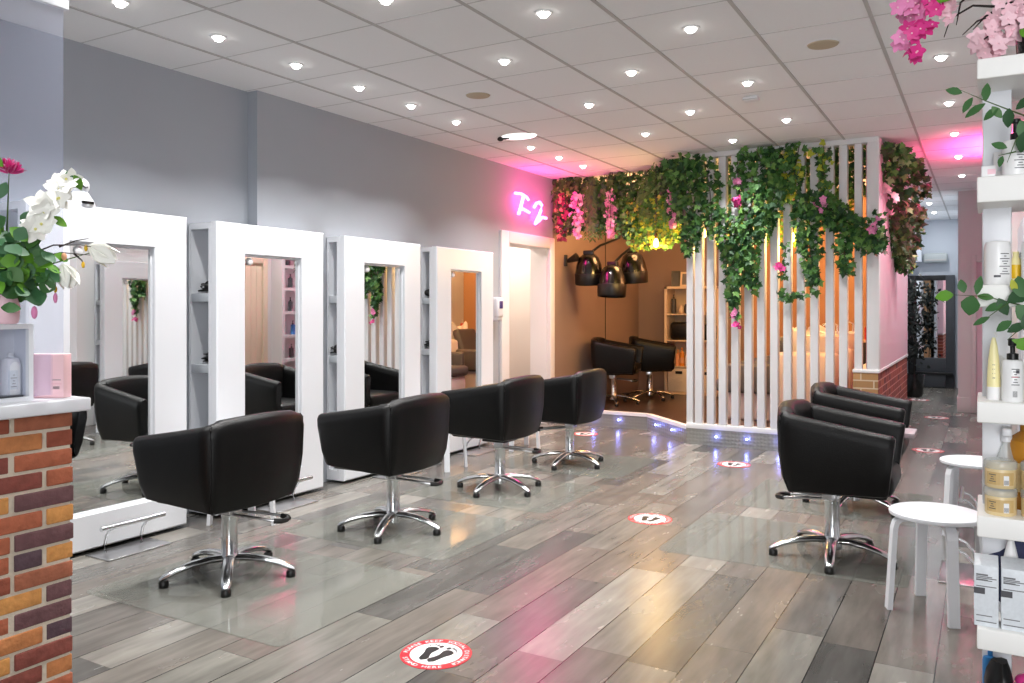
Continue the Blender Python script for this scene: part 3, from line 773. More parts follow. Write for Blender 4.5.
# ================================================================== PLANTS
def rnd_dir(): 
    while True:
        v = Vector((random.uniform(-1, 1), random.uniform(-1, 1), random.uniform(-1, 1)))
        if .05 < v.length < 1: return v.normalized()
def frame_of(d, n):
    d = d.normalized(); s_ = d.cross(n)
    if s_.length < 1e-3: s_ = d.cross(Vector((1, 0, .3)))
    s_.normalize(); return d, s_, s_.cross(d)
IVY = [(0, 0), (.22, -.08), (.48, .02), (.36, .2), (.62, .44), (.3, .46), (.22, .6), (0, 1.0)]
def ivy_leaf(b, p, d, n, size, m):
    d, s_, u = frame_of(d, n); half = IVY
    vs = [p + d * (y_ * size) + s_ * (x * size) + u * (-.22 * abs(x) * size + .06 * size * math.sin(y_ * 3)) for x, y_ in half] + [p + d * (y_ * size) - s_ * (x * size) + u * (-.22 * abs(x) * size + .06 * size * math.sin(y_ * 3)) for x, y_ in half[1:-1]]
    b.add(vs, [(0, 1, 2, 3, 4, 5, 6, 7), (0, 7, 13, 12, 11, 10, 9, 8)], m)
def oval_leaf(b, p, d, n, L_, W_, m, cup=.15):
    d, s_, u = frame_of(d, n)
    prof = [(0, .08), (.15, .55), (.4, .98), (.65, .88), (.87, .45), (1, 0.02)]
    vs = []
    for t_, w in prof:
        q = p + d * (t_ * L_) + u * (-.18 * L_ * t_ * t_)
        vs += [q - s_ * (w * W_ / 2) + u * (cup * w * W_ / 2), q, q + s_ * (w * W_ / 2) + u * (cup * w * W_ / 2)]
    fs = []
    for i in range(5):
        k = i * 3; fs += [(k, k + 1, k + 4, k + 3), (k + 1, k + 2, k + 5, k + 4)]
    b.add(vs, fs, m, True)
def flower(b, p, n, size, m, petals=5, core='fl_yellow', cup=.3):
    n = n.normalized(); d0, s_, u = frame_of(n, Vector((.3, .2, 1)))
    for i in range(petals):
        a = 2 * PI * i / petals + random.uniform(-.15, .15); d = (s_ * math.cos(a) + u * math.sin(a)) + n * cup
        oval_leaf(b, p, d, n, size * random.uniform(.85, 1.1), size * .75, m, .12)
    if core: b.sphere(p + n * size * .10, size * .11, core, 6)
def ivy_strand(name_group, path, spread, count, size, label, mats, blossoms=(), face=Vector((0, -1, .1)), parts=True):
    """a hanging strand: stem, leaves, blossoms"""
    P = [Vector(p) for p in path]
    t = thing('ivy_garland', label, 'garland', P[0]); 
    st = MB(); st.tube(path, .004, 'stem_brown', 5); part(t, 'stem', st, True)
    b = MB(); seg = [(P[i + 1] - P[i]).length for i in range(len(P) - 1)]; tot = sum(seg)
    for _ in range(int(count * 1.55)):
        r = random.uniform(0, tot); i = 0
        while i < len(seg) - 1 and r > seg[i]: r -= seg[i]; i += 1
        q = P[i].lerp(P[i + 1], min(1, r / seg[i]))
        sp = spread[i] if isinstance(spread, (list, tuple)) else spread
        rr = rnd_dir(); q = q + Vector((rr.x * sp, rr.y * sp * .55, rr.z * sp))
        if q.z > HC - .02: q.z = HC - .02 - random.uniform(0, .1)
        d = Vector((random.uniform(-1, 1), random.uniform(-.7, .3), random.uniform(-1.3, .35))); n = (face + rnd_dir() * .7)
        ivy_leaf(b, q, d, n, size * random.uniform(.55, 1.1), random.choice(mats))
    part(t, 'leaves', b, True)
    if blossoms:
        b = MB()
        for c, rad, n_, s_, m in blossoms:
            for _ in range(n_):
                q = Vector(c) + rnd_dir() * rad * random.uniform(.2, 1); flower(b, q, face + rnd_dir() * .8, s_ * random.uniform(.8, 1.2), m, 5, 'fl_pale')
        part(t, 'blossoms', b, True)
    return t
G = ['ivy_dark', 'ivy_mid', 'ivy_mid', 'ivy_light', 'ivy_dark']; GY = ['ivy_mid', 'leaf_yellow', 'ivy_light', 'ivy_dark']; GV = ['ivy_dark', 'ivy_mid', 'ivy_light', 'ivy_dark', 'ivy_mid', 'ivy_mid', 'ivy_dark', 'ivy_dark', 'ivy_mid', 'ivy_dark', 'ivy_pale']
YV = YP - .07
iv = lambda pts: [(x, YV, z) for x, z in pts]
ivy_strand('', iv([(-2.66, 2.9), (-2.6, 2.6), (-2.55, 2.3), (-2.58, 2.02)]), [.17, .16, .09], 210, .075, 'thick ivy spilling over the open end post of the slatted partition', G)
ivy_strand('', iv([(-2.45, 2.92), (-2.38, 2.6), (-2.36, 2.3), (-2.34, 2.12)]), [.12, .1, .06], 90, .07, 'short ivy bunch on the second and third slats of the partition', G)
ivy_strand('', iv([(-2.20, 2.3), (-2.17, 2.05), (-2.13, 1.75), (-2.15, 1.5), (-2.12, 1.30)]), [.13, .11, .08, .04], 200, .072, 'long ivy strand ending in a pink blossom low on the slatted partition', G, [((-2.12, YV - .03, 1.33), .05, 9, .035, 'fl_pink'), ((-2.1, YV - .03, 1.22), .035, 5, .032, 'fl_hot')])
ivy_strand('', iv([(-2.10, 2.9), (-2.1, 2.6), (-2.06, 2.45)]), [.07, .05], 34, .06, 'ivy sprig with pink blossoms high on the fourth slat', G, [((-2.09, YV - .03, 2.62), .05, 8, .034, 'fl_pink'), ((-2.09, YV - .03, 2.42), .055, 9, .034, 'fl_hot')])
ivy_strand('', iv([(-1.92, 2.92), (-1.86, 2.7), (-1.98, 2.35), (-2.0, 2.1), (-1.98, 1.8), (-1.95, 1.58)]), [.17, .15, .12, .09, .05], 260, .075, 'dense central ivy strand trailing down to the middle of the slatted partition', G)
ivy_strand('', iv([(-1.70, 2.93), (-1.72, 2.65), (-1.78, 2.35), (-1.85, 2.12)]), [.16, .13, .08], 170, .075, 'thick ivy clump at the ceiling over the middle slats', G)
ivy_strand('', iv([(-1.52, 2.93), (-1.56, 2.7), (-1.6, 2.45)]), [.10, .08], 70, .07, 'small ivy clump hanging right of the central clump', GY)
ivy_strand('', iv([(-1.64, 2.0), (-1.66, 1.85), (-1.69, 1.68)]), [.05, .04], 16, .06, 'tiny ivy tip with a pink bloom hanging between slats', G, [((-1.70, YV - .02, 1.78), .045, 7, .034, 'fl_hot')])
ivy_strand('', iv([(-1.72, 1.52), (-1.6, 1.49), (-1.47, 1.53)]), [.035, .035], 20, .065, 'short level ivy sprig across two slats at eye height', G)
ivy_strand('', iv([(-1.30, 2.93), (-1.32, 2.75), (-1.28, 2.5)]), [.09, .05], 40, .07, 'ivy tuft at the ceiling near the corner post', GY)
ivy_strand('', iv([(-1.5, 2.4), (-1.44, 2.15), (-1.42, 1.85), (-1.40, 1.58)]), [.11, .1, .06], 130, .072, 'ivy strand hanging to eye height right of the warm bulb', G)
ivy_strand('', iv([(-1.46, 2.36), (-1.28, 2.32), (-1.15, 2.2), (-1.0, 2.1), (-.93, 1.95)]), [.12, .12, .1, .08], 200, .072, 'ivy swag with pink blooms sloping to the corner post', G, [((-1.32, YV - .05, 2.34), .07, 9, .036, 'fl_pink')])
ivy_strand('', iv([(-1.12, 2.15), (-1.13, 1.95), (-1.10, 1.72)]), [.08, .05], 60, .07, 'ivy tail hanging beside the corner post', G)
# the bush wrapped round the pink end wall
ivy_strand('', [(-.82, 8.35, 2.86), (-.72, 8.75, 2.68), (-.75, 9.0, 2.4), (-.77, 9.3, 2.1), (-.78, 9.75, 1.85)], [.2, .26, .2, .13], 620, .085, 'big variegated ivy bush hanging from the ceiling on the pink end wall', GV, [((-.78, 8.45, 2.45), .15, 7, .05, 'fl_pale')], Vector((.5, -1, .1)))
ivy_strand('', [(-.86, 8.07, 2.2), (-.85, 8.06, 2.05), (-.83, 8.07, 1.9)], [.08, .07], 46, .07, 'ivy with pale pink blooms at the corner post edge', GV, [((-.86, 8.04, 2.12), .08, 6, .04, 'fl_pink')])

# hanging foliage above the open step
def drop_bunch(x, y, zlow, kind, label, wid=.17):
    t = thing('hanging_plant', label, 'hanging plant', (x, y, HC))
    st = MB(); 
    for _ in range(4):
        a = rnd_dir() * wid * .5; st.tube([(x + a.x * .3, y + a.y * .3, HC), (x + a.x, y + a.y * .6, (HC + zlow) / 2), (x + a.x, y + a.y * .6, zlow + .08)], .004, 'stem_green', 5)
    part(t, 'stem', st, True)
    b = MB(); H_ = HC - zlow
    if kind in ('wisteria', 'orchid', 'red'):
        cols = dict(wisteria=['fl_pink', 'fl_pale', 'fl_pale', 'fl_pale', 'fl_pink'], orchid=['fl_pink', 'fl_pink', 'fl_pale'], red=['fl_red', 'fl_red', 'fl_peach', 'fl_red', 'ivy_dark'])[kind]
        for _ in range(int(95 * H_ / .7)):
            u = random.random(); r = wid * (.35 + .35 * math.sin(PI * min(1, u * 1.2)))
            q = Vector((x + random.uniform(-r, r) * .75, y + random.uniform(-r, r) * .6, HC - .2 - u * (H_ - .2))); flower(b, q, Vector((.3, -1, -.2)) + rnd_dir() * .7, random.uniform(.022, .034), random.choice(cols), 5, None)
        part(t, 'blossoms', b, True); b = MB()
        for _ in range(150):
            q = Vector((x + random.uniform(-wid, wid), y + random.uniform(-.02, .16), HC - random.uniform(0, .9) ** 1.3 * H_)); ivy_leaf(b, q, rnd_dir() + Vector((0, 0, -.8)), Vector((0, -1, .2)) + rnd_dir() * .6, random.uniform(.05, .09), random.choice(['ivy_dark', 'ivy_mid', 'fern']))
        part(t, 'leaves', b, True)
    elif kind == 'fern':
        for _ in range(26):
            a = rnd_dir(); p0 = Vector((x + a.x * wid * .4, y + a.y * .08, HC - random.uniform(0, .2))); p1 = Vector((x + a.x * wid * 1.1, y + a.y * .16, zlow + random.uniform(0, .4) * H_))
            for i in range(16):
                q = p0.lerp(p1, i / 15.); 
                for s_ in (-1, 1): oval_leaf(b, q, Vector((s_ * .8, random.uniform(-.4, .4), -.7)), Vector((0, -1, .2)), random.uniform(.05, .075), .016, random.choice(['fern', 'ivy_mid', 'fern']))
        part(t, 'fronds', b, True)
    else:
        ms = G if kind == 'ivy' else ['leaf_yellow', 'ivy_light', 'ivy_light', 'leaf_yellow', 'ivy_mid', 'leaf_bright']  # yellow kind: warm bulb light put into the leaf colours
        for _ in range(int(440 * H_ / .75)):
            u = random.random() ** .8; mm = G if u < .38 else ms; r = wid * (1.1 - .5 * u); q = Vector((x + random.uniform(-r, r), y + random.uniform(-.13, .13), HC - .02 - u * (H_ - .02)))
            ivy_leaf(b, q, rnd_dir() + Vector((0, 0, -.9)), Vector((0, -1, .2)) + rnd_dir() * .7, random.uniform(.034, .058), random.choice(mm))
        part(t, 'leaves', b, True)
drop_bunch(-4.40, 8.82, 2.2, 'red', 'dark red and orange flower bunch hanging beside the neon letters', .16)
drop_bunch(-4.20, 8.84, 2.22, 'wisteria', 'pale pink blossom cascade hanging beside the red bunch', .17)
drop_bunch(-4.03, 8.9, 2.2, 'fern', 'feathery green fern hanging between two pink cascades', .16)
drop_bunch(-3.86, 8.9, 2.3, 'ivy', 'green leafy bunch hanging right of the feathery fern', .17)
drop_bunch(-3.74, 8.76, 2.2, 'orchid', 'bright pink orchid cascade hanging over the middle of the open step', .13)
drop_bunch(-3.56, 8.86, 2.2, 'ivy', 'green leafy bunch hanging right of the bright pink orchids', .17)
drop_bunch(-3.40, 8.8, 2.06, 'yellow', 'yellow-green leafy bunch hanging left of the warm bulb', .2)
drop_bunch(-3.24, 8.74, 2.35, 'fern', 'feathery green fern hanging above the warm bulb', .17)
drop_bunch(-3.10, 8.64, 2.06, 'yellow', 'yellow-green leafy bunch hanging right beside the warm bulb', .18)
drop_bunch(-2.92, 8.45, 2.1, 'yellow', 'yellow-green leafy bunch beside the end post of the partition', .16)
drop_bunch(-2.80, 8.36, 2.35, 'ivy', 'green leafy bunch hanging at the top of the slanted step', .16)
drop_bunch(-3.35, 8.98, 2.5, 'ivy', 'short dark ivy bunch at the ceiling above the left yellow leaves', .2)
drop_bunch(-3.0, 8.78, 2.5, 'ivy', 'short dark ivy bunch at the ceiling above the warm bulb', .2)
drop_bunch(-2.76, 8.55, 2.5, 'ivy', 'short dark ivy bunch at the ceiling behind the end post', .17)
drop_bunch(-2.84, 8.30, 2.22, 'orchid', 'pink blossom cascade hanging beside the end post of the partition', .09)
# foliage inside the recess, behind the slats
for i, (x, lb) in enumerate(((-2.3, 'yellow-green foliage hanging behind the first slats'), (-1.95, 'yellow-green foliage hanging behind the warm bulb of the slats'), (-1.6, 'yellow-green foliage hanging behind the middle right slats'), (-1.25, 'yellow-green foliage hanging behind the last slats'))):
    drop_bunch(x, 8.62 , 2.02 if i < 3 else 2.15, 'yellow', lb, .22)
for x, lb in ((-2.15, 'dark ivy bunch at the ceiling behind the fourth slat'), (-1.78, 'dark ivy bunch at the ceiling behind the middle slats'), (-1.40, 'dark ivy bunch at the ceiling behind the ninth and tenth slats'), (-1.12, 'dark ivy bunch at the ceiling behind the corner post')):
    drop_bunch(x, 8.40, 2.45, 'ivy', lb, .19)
# filament bulbs
def bulb(x, y, z, label):
    t = thing('pendant_bulb', label, 'bulb', (x, y, z))
    b = MB(); b.lathe([(.004, -.055), (.022, -.045), (.030, -.02), (.026, .01), (.014, .035), (.012, .045)], 'bulb_warm', 16); part(t, 'glass', b)
    b = MB(); b.lathe([(.014, .04), (.017, .045), (.017, .09), (.008, .10)], 'brass', 14); part(t, 'socket', b)
    b = MB(); b.tube([(0, 0, .095), (0, 0, HC - z)], .004, 'black_plastic', 6); part(t, 'cable', b)
    l = bpy.data.lights.new('bulb_glow', 'POINT'); l.energy = 29; l.color = (1, .60, .20); l.shadow_soft_size = .12
    o = bpy.data.objects.new('bulb_glow', l); C.objects.link(o); o.location = (x, y, z - .09)
bulb(-3.10, 8.50, 2.10, 'glowing warm bulb among yellow leaves at the open step')
bulb(-2.545, 8.40, 2.17, 'glowing warm bulb just behind the first slats')
bulb(-1.655, 8.40, 2.09, 'glowing warm bulb behind the middle right slats')

# ================================================================== RECESS FURNITURE
def hood(x, y, z, rx, rz, label, arm):
    t = thing('hood_dryer', label, 'hood dryer', (x, y, z))
    T = Matrix.Rotation(rz, 4, 'Z') @ Matrix.Rotation(rx, 4, 'X') @ Matrix.Scale(1.1, 4)
    b = MB(); b.lathe([(.03, .20), (.07, .195), (.11, .16), (.14, .08), (.155, 0), (.158, -.02)][::-1], 'black_gloss', 28, M=T); part(t, 'dome', b)
    b = MB(); b.lathe([(.150, -.15), (.158, -.14), (.162, -.03), (.158, -.015)], 'black_plastic', 28, M=T, cap=False); b.lathe([(.140, -.15), (.148, -.02)], 'black_plastic', 28, M=T, cap=False); part(t, 'visor', b)
    b = MB(); b.box(-.06, .06, -.03, .03, .18, .24, 'black_plastic', .01, T); part(t, 'motor_cap', b)
    b = MB(); b.tube([(0, 0, .22)] + arm, .016, 'black_plastic', 8); part(t, 'arm', b)
hood(-4.27, 9.31, 1.84, R(6), .3, 'black salon hood dryer hanging nearest the doorway wall', [(.1, .12, .33), (.32, .2, .42), (.5, .25, HC - 1.84)])
hood(-3.93, 9.24, 1.69, R(-5), 0, 'black salon hood dryer hanging lowest, the middle of three', [(.08, .1, .34), (.34, .16, .55), (.42, .2, HC - 1.69)])
hood(-3.80, 9.60, 1.86, R(5), -.4, 'black salon hood dryer hanging nearest the bookcase', [(.02, .05, .35), (.1, .1, .6), (.12, .12, HC - 1.86)])
t = thing('wall_spotlight', 'small dark cone spotlight on the wall left of the hood dryers', 'spotlight', (XL2, 9.2, 1.98))
b = MB(); b.cyl((0, 0), .03, -.07, .07, 'black_plastic'); part(t, 'bracket', b)
b = MB(); b.lathe([(.02, 0), (.03, .03), (.055, .14), (.058, .145)], 'black_plastic', 18, M=Matrix.Translation((.03, 0, -.01)) @ Matrix.Rotation(R(70), 4, 'Y')); part(t, 'cone', b)

# bookcase of cubes
XB, YB, ZB = -4.0, 11.31, .16
t = thing('bookcase', 'pale wooden cube bookcase against the back wall of the recess', 'bookcase', (XB + .4, YB + .19, ZB))
b = MB(); n_ = 4; c_ = .375
b.box(XB, XB + .035, YB, 11.69, ZB, 1.70, 'shelf_birch'); b.box(XB + .765, XB + .80, YB, 11.69, ZB, 1.70, 'shelf_birch')
b.box(XB, XB + .80, YB, 11.69, 1.665, 1.70, 'shelf_birch'); b.box(XB, XB + .80, YB, 11.69, ZB, ZB + .035, 'shelf_birch'); b.box(XB + .03, XB + .77, 11.67, 11.69, ZB, 1.69, 'shelf_birch')
part(t, 'carcass', b, True)
for z in (1.29, .915, .545):
    b = MB(); b.box(XB + .035, XB + .765, YB + .004, 11.67, z, z + .018, 'shelf_birch'); part(t, 'shelf', b, True)
b = MB(); b.box(XB + .39, XB + .41, YB + .004, 11.67, ZB + .035, 1.665, 'shelf_birch'); part(t, 'divider', b, True)
def basket(x0, label):
    t = thing('storage_basket', label, 'basket', (x0 + .17, YB + .18, ZB + .036))
    b = MB(); b.box(-.168, .168, -.168, .168, 0, .338, 'basket_white', .012); part(t, 'body', b)
    b = MB(); b.box(-.05, .05, -.174, -.166, .255, .295, 'black_plastic', .004); part(t, 'grip_hole', b)
basket(XB + .042, 'white woven basket in the bottom left cube of the bookcase'); basket(XB + .418, 'white woven basket in the bottom right cube of the bookcase')
b = MB(); b.box(XB + .06, XB + .37, YB + .05, YB + .30, .934, 1.19, 'black_plastic', .05); solo('storage_bag', b, 'black bag filling the left cube of the bookcase', 'bag')
b = MB(); b.box(XB + .43, XB + .70, YB + .05, YB + .30, .934, 1.16, 'black_plastic', .05); solo('storage_bag', b, 'black bag in the right cube of the bookcase, behind the slats', 'bag')
def pump_bottle(x, y, z, r, h, mbody, label, cap='black_plastic', band=None, name='pump_bottle', nz=True, ang=0., lines=True):
    t = thing(name, label, 'bottle', (x, y, z), ang)
    b = MB(); b.lathe([(r * .96, 0), (r, .004), (r, h * .93), (r * .9, h * .985), (r * .36, h)], mbody, 24); part(t, 'body', b)
    b = MB(); b.lathe([(r * .42, h), (r * .42, h + .018), (r * .2, h + .022), (r * .2, h + .045), (r * .34, h + .048), (r * .34, h + .058), (r * .1, h + .06)], cap, 16)
    if nz: b.tube([(0, 0, h + .053), (0, -r * .9, h + .054), (0, -r * 1.15, h + .044)], .005, cap, 8)
    part(t, 'pump', b)
    if band:
        b = MB(); b.lathe([(r + .0006, h * band[0]), (r + .0006, h * band[1])], band[2], 24, cap=False); part(t, 'label', b)
    return t
pump_bottle(XB + .09, YB + .07, .563, .032, .16, 'bottle_red', 'red pump bottle on the third shelf of the bookcase', 'black_plastic', (.2, .6, 'fl_pale'))
pump_bottle(XB + .17, YB + .10, .563, .032, .17, 'fl_peach', 'peach pump bottle next to the red bottle in the bookcase', 'bottle_orange')
pump_bottle(XB + .24, YB + .07, .563, .035, .20, 'bottle_orange', 'tall orange pump bottle in the bookcase', 'bottle_orange', (.2, .6, 'fl_peach'))
pump_bottle(XB + .32, YB + .07, .563, .032, .15, 'bottle_white', 'white pump bottle next to the orange bottle in the bookcase', 'bottle_orange')
pump_bottle(XB + .50, YB + .07, .563, .032, .17, 'bottle_orange', 'orange pump bottle in the right half of the bookcase', 'bottle_white')
pump_bottle(XB + .10, YB + .12, 1.309, .035, .22, 'dark_grey', 'dark slim bottle in the top left cube of the bookcase', 'black_plastic', nz=False)
for i in range(3):
    m_ = MB(); m_.lathe([(.02, 0), (.035, .03), (.03, .08 + .02 * i), (.015, .12 + .02 * i)], ['shelf_birch', 'dark_grey', 'fl_peach'][i], 14, (XB + .22 + .065 * i, YB + .1 + .02 * (i % 2), 1.309))
    solo('small_vase', m_, ['pale small vase in the top left cube of the bookcase', 'dark small vase in the top left cube of the bookcase', 'peach small vase in the top left cube of the bookcase'][i], 'vase')
def photo_frame(x, w, h, m, m2, label, rz=0.):
    t = thing('photo_frame', label, 'picture frame', (x, YB + .12, 1.70), rz)
    T = Matrix.Rotation(R(-10), 4, 'X')
    b = MB()
    for a, c2, z0, z1 in ((-w / 2, w / 2, 0, .025), (-w / 2, w / 2, h - .025, h), (-w / 2, -w / 2 + .025, .025, h - .025), (w / 2 - .025, w / 2, .025, h - .025)): b.box(a, c2, -.012, .012, z0, z1, m, 0, T)
    part(t, 'frame', b)
    b = MB(); b.box(-w / 2 + .02, w / 2 - .02, -.004, .006, .02, h - .02, m2, 0, T); part(t, 'picture', b)
photo_frame(XB + .27, .15, .21, 'shelf_birch', 'screen_grey', 'pale framed photo standing on top of the bookcase')
photo_frame(XB + .13, .13, .23, 'black_frame', 'dark_grey', 'dark framed photo on the bookcase, behind the pale one', .3)

# backwash units
def backwash(x, y, label):
    t = thing('backwash_unit', label, 'wash basin', (x, y, .16))
    b = MB(); b.box(-.62, .05, -.22, .22, 0, .30, 'base_white', .03); b.box(.0, .62, -.28, .28, 0, .76, 'base_white', .05); part(t, 'base', b)
    b = MB(); b.box(-.66, -.02, -.25, .25, .30, .44, 'seat_grey', .05); part(t, 'seat', b)
    b = MB(); T = Matrix.Translation((-.10, 0, .42)) @ Matrix.Rotation(R(20), 4, 'Y'); b.box(-.07, .06, -.25, .25, 0, .52, 'seat_grey', .05, T); part(t, 'backrest', b)
    for s_ in (-1, 1):
        b = MB(); b.box(-.55, .02, s_ * .27 - .04, s_ * .27 + .04, .30, .62, 'seat_grey', .035); part(t, 'armrest', b)
    # basin: an open bowl with a neck notch and two raised horns
    b = MB(); n = 36; rings = []
    for (r, z, inner) in ((.13, .62, 0), (.22, .70, 0), (.275, .86, 0), (.285, .93, 0), (.27, .945, 1), (.245, .92, 1), (.20, .80, 1), (.08, .74, 1)):
        ring = []
        for i in range(n):
            a = 2 * PI * i / n; zz = z
            if z > .84:
                dip = math.exp(-((a - PI) / .38) ** 2); hornl = math.exp(-((abs(a - PI) - .85) / .3) ** 2); zz += -.12 * dip + .09 * hornl
            ring.append((.36 + r * 1.12 * math.cos(a), r * math.sin(a), zz))
        rings.append(ring)
    vs = [p for r_ in rings for p in r_]; fs = []
    for j in range(len(rings) - 1):
        for i in range(n): a, c2 = j * n + i, j * n + (i + 1) % n; fs.append((a, c2, c2 + n, a + n))
    fs.append(tuple(range((len(rings) - 1) * n, len(rings) * n))); fs.append(tuple(range(n))[::-1])
    b.add(vs, fs, 'ceramic', True); part(t, 'basin', b)
    b = MB(); b.tube([(.58, .06, .93), (.58, .06, 1.04), (.52, .04, 1.08), (.44, .02, 1.04)], .012, 'chrome', 10); part(t, 'tap', b)
backwash(-1.95, 9.25, 'white backwash basin with grey reclining seat nearest the slatted partition')
backwash(-1.95, 10.45, 'white backwash basin with grey reclining seat farther back in the recess')
b = MB(); b.box(-1.55, -1.08, 11.2, 11.68, .16, .95, 'dark_grey', .01); b.box(-1.57, -1.066, 11.18, 11.69, .95, .985, 'shelf_birch', .004); solo('side_cabinet', b, 'dark low cabinet with a pale top in the far recess corner', 'cabinet')
pump_bottle(-1.3, 11.3, .985, .035, .16, 'bottle_red', 'red bottle on the dark low cabinet in the recess corner', 'bottle_white', nz=False)

# ================================================================== CORRIDOR
t = thing('corridor_mirror', 'large black framed mirror against the end wall of the corridor', 'mirror', (-.82, 16.2, 0))
b = MB(); b.box(-1.19, -1.06, 16.16, 16.26, 0, 1.97, 'black_frame', .006); b.box(-.60, -.46, 16.16, 16.26, 0, 1.97, 'dark_grey', .006); b.box(-1.06, -.60, 16.16, 16.26, 1.88, 1.97, 'black_frame', .006)
part(t, 'frame', b, True)
b = MB(); b.box(-1.06, -.60, 16.20, 16.215, .52, 1.88, 'mirror'); part(t, 'mirror_glass', b, True)
b = MB(); b.box(-1.06, -.60, 16.16, 16.26, .27, .52, 'dark_grey', .004); b.box(-1.06, -.60, 16.10, 16.26, .01, .235, 'dark_grey', .004); b.box(-1.07, -.48, 16.08, 16.26, .235, .27, 'black_frame', .004); part(t, 'drawer_base', b, True)
t = thing('air_conditioner', 'white air conditioner high on the corridor end wall', 'air conditioner', (-.76, 16.2, 2.19))
b = MB(); b.box(-.19, .19, -.09, .08, 0, .165, 'ac_white', .03); part(t, 'housing', b)
b = MB(); b.box(-.17, .17, -.095, -.085, .03, .06, 'ceil_bar', .003); part(t, 'louvre', b)
t = thing('potted_tree', 'dark leafy potted tree silhouetted in the corridor before the mirror', 'plant', (-.97, 14.3, 0))
b = MB(); b.lathe([(.10, 0), (.13, .05), (.15, .32), (.155, .36), (.13, .36), (.13, .30)], 'pot_dark', 20); part(t, 'pot', b)
b = MB(); b.tube([(0, 0, .3), (.02, 0, .7), (-.02, .02, 1.2), (.0, 0, 1.75)], .015, 'stem_brown', 8); 
for z, a in ((.7, .3), (.9, 2), (1.1, 3.6), (1.3, .9), (1.45, 5)): b.tube([(0, 0, z), (.1 * math.cos(a), .1 * math.sin(a), z + .1), (.16 * math.cos(a), .16 * math.sin(a), z + .12)], .007, 'stem_brown', 6)
part(t, 'trunk', b)
b = MB()
for _ in range(330):
    z = random.choice((.75, 1.15, 1.6)) + random.gauss(0, .12); q = Vector((random.gauss(0.0, .065), random.gauss(0, .085), z)); oval_leaf(b, q, rnd_dir(), rnd_dir(), random.uniform(.07, .12), .05, 'tree_leaf')
part(t, 'foliage', b)

# ================================================================== RIGHT SHELVES seen in the mirror
t = thing('lit_shelf_unit', 'tall shelf unit washed in pink light beside the cream door, seen in the second mirror', 'shelf', (XR - .11, 9.12, 0))
b = MB(); b.box(.18, XR - .001, 8.74, 8.80, 0, 2.55, 'white_matt'); b.box(.18, XR - .001, 9.50, 9.56, 0, 2.55, 'white_matt'); b.box(XR - .015, XR - .001, 8.80, 9.50, 0, 2.55, 'white_matt'); b.box(.18, XR - .001, 8.80, 9.50, 2.49, 2.55, 'white_matt'); part(t, 'carcass', b, True)
for z in (.25, .60, .95, 1.30, 1.65, 1.98, 2.25):
    b = MB(); b.box(.19, XR - .015, 8.80, 9.50, z, z + .045, 'white_matt'); part(t, 'shelf', b, True)
b = MB(); b.box(.19, .21, 8.76, 9.54, 2.551, 2.565, 'led_pink'); part(t, 'light_strip', b, True)
for i, (yv, z, m, lb) in enumerate(((9.0, 1.345, 'bottle_ink', 'dark bottle on the fourth lit shelf'), (9.05, .995, 'bottle_blue', 'blue carton bottle on the third lit shelf'), (9.0, 1.695, 'bottle_ink', 'dark bottle on the fifth lit shelf'), (9.02, .645, 'bottle_ink', 'dark bottle on the second lit shelf'), (8.95, 2.025, 'bottle_ink', 'dark bottle on the top lit shelf'))):
    pump_bottle(.27, yv, z, .035, .15, m, lb, nz=False)

# ================================================================== PRODUCT SHELF (right foreground)
TX, TY = -.02, 2.56
t = thing('product_shelf', 'white open product shelf with thick boards in the right foreground', 'shelf', (TX + .5, TY + .15, 0))
for z0, z1 in ((1.995, 2.05), (1.66, 1.73), (1.377, 1.437), (1.063, 1.12), (.753, .81), (.448, .506), (.10, .16)):
    b = MB(); b.box(TX, TX + 1.0, TY, TY + .30, z0, z1, 'cream_white', .004); part(t, 'shelf_board', b, True)
b = MB(); b.box(TX + .012, TX + .085, TY + .17, TY + .28, 0, 2.0, 'white_gloss', .004); b.box(TX + .93, TX + 1.0, TY + .17, TY + .28, 0, 2.0, 'white_gloss', .004); part(t, 'upright', b, True)
PZ = dict(a=2.05, b=1.73, c=1.437, d=1.12, e=.81, f=.506)
def print_lines(t, r, z0, n, ang, w=.8, m='bottle_ink', dz=.007):
    """rows of small print on a round bottle"""
    b = MB()
    for k in range(n):
        z = z0 + k * dz; vs = []; ww = w * (.6 + .4 * math.sin(k * 2.3 + 1)); s_ = 8
        for i in range(s_ + 1):
            a = ang - ww / 2 + ww * i / s_
            for zz in (z, z + .0022): vs.append((r * math.cos(a), r * math.sin(a), zz))
        b.add(vs, [(2 * i, 2 * i + 2, 2 * i + 3, 2 * i + 1) for i in range(s_)], m)
    part(t, 'print', b)
def patch(t, r, z0, z1, a0, a1, m, name='label'):
    b = MB(); vs = []; s_ = 8
    for i in range(s_ + 1):
        a = a0 + (a1 - a0) * i / s_
        for zz in (z0, z1): vs.append((r * math.cos(a), r * math.sin(a), zz))
    b.add(vs, [(2 * i, 2 * i + 2, 2 * i + 3, 2 * i + 1) for i in range(s_)], m); part(t, name, b)
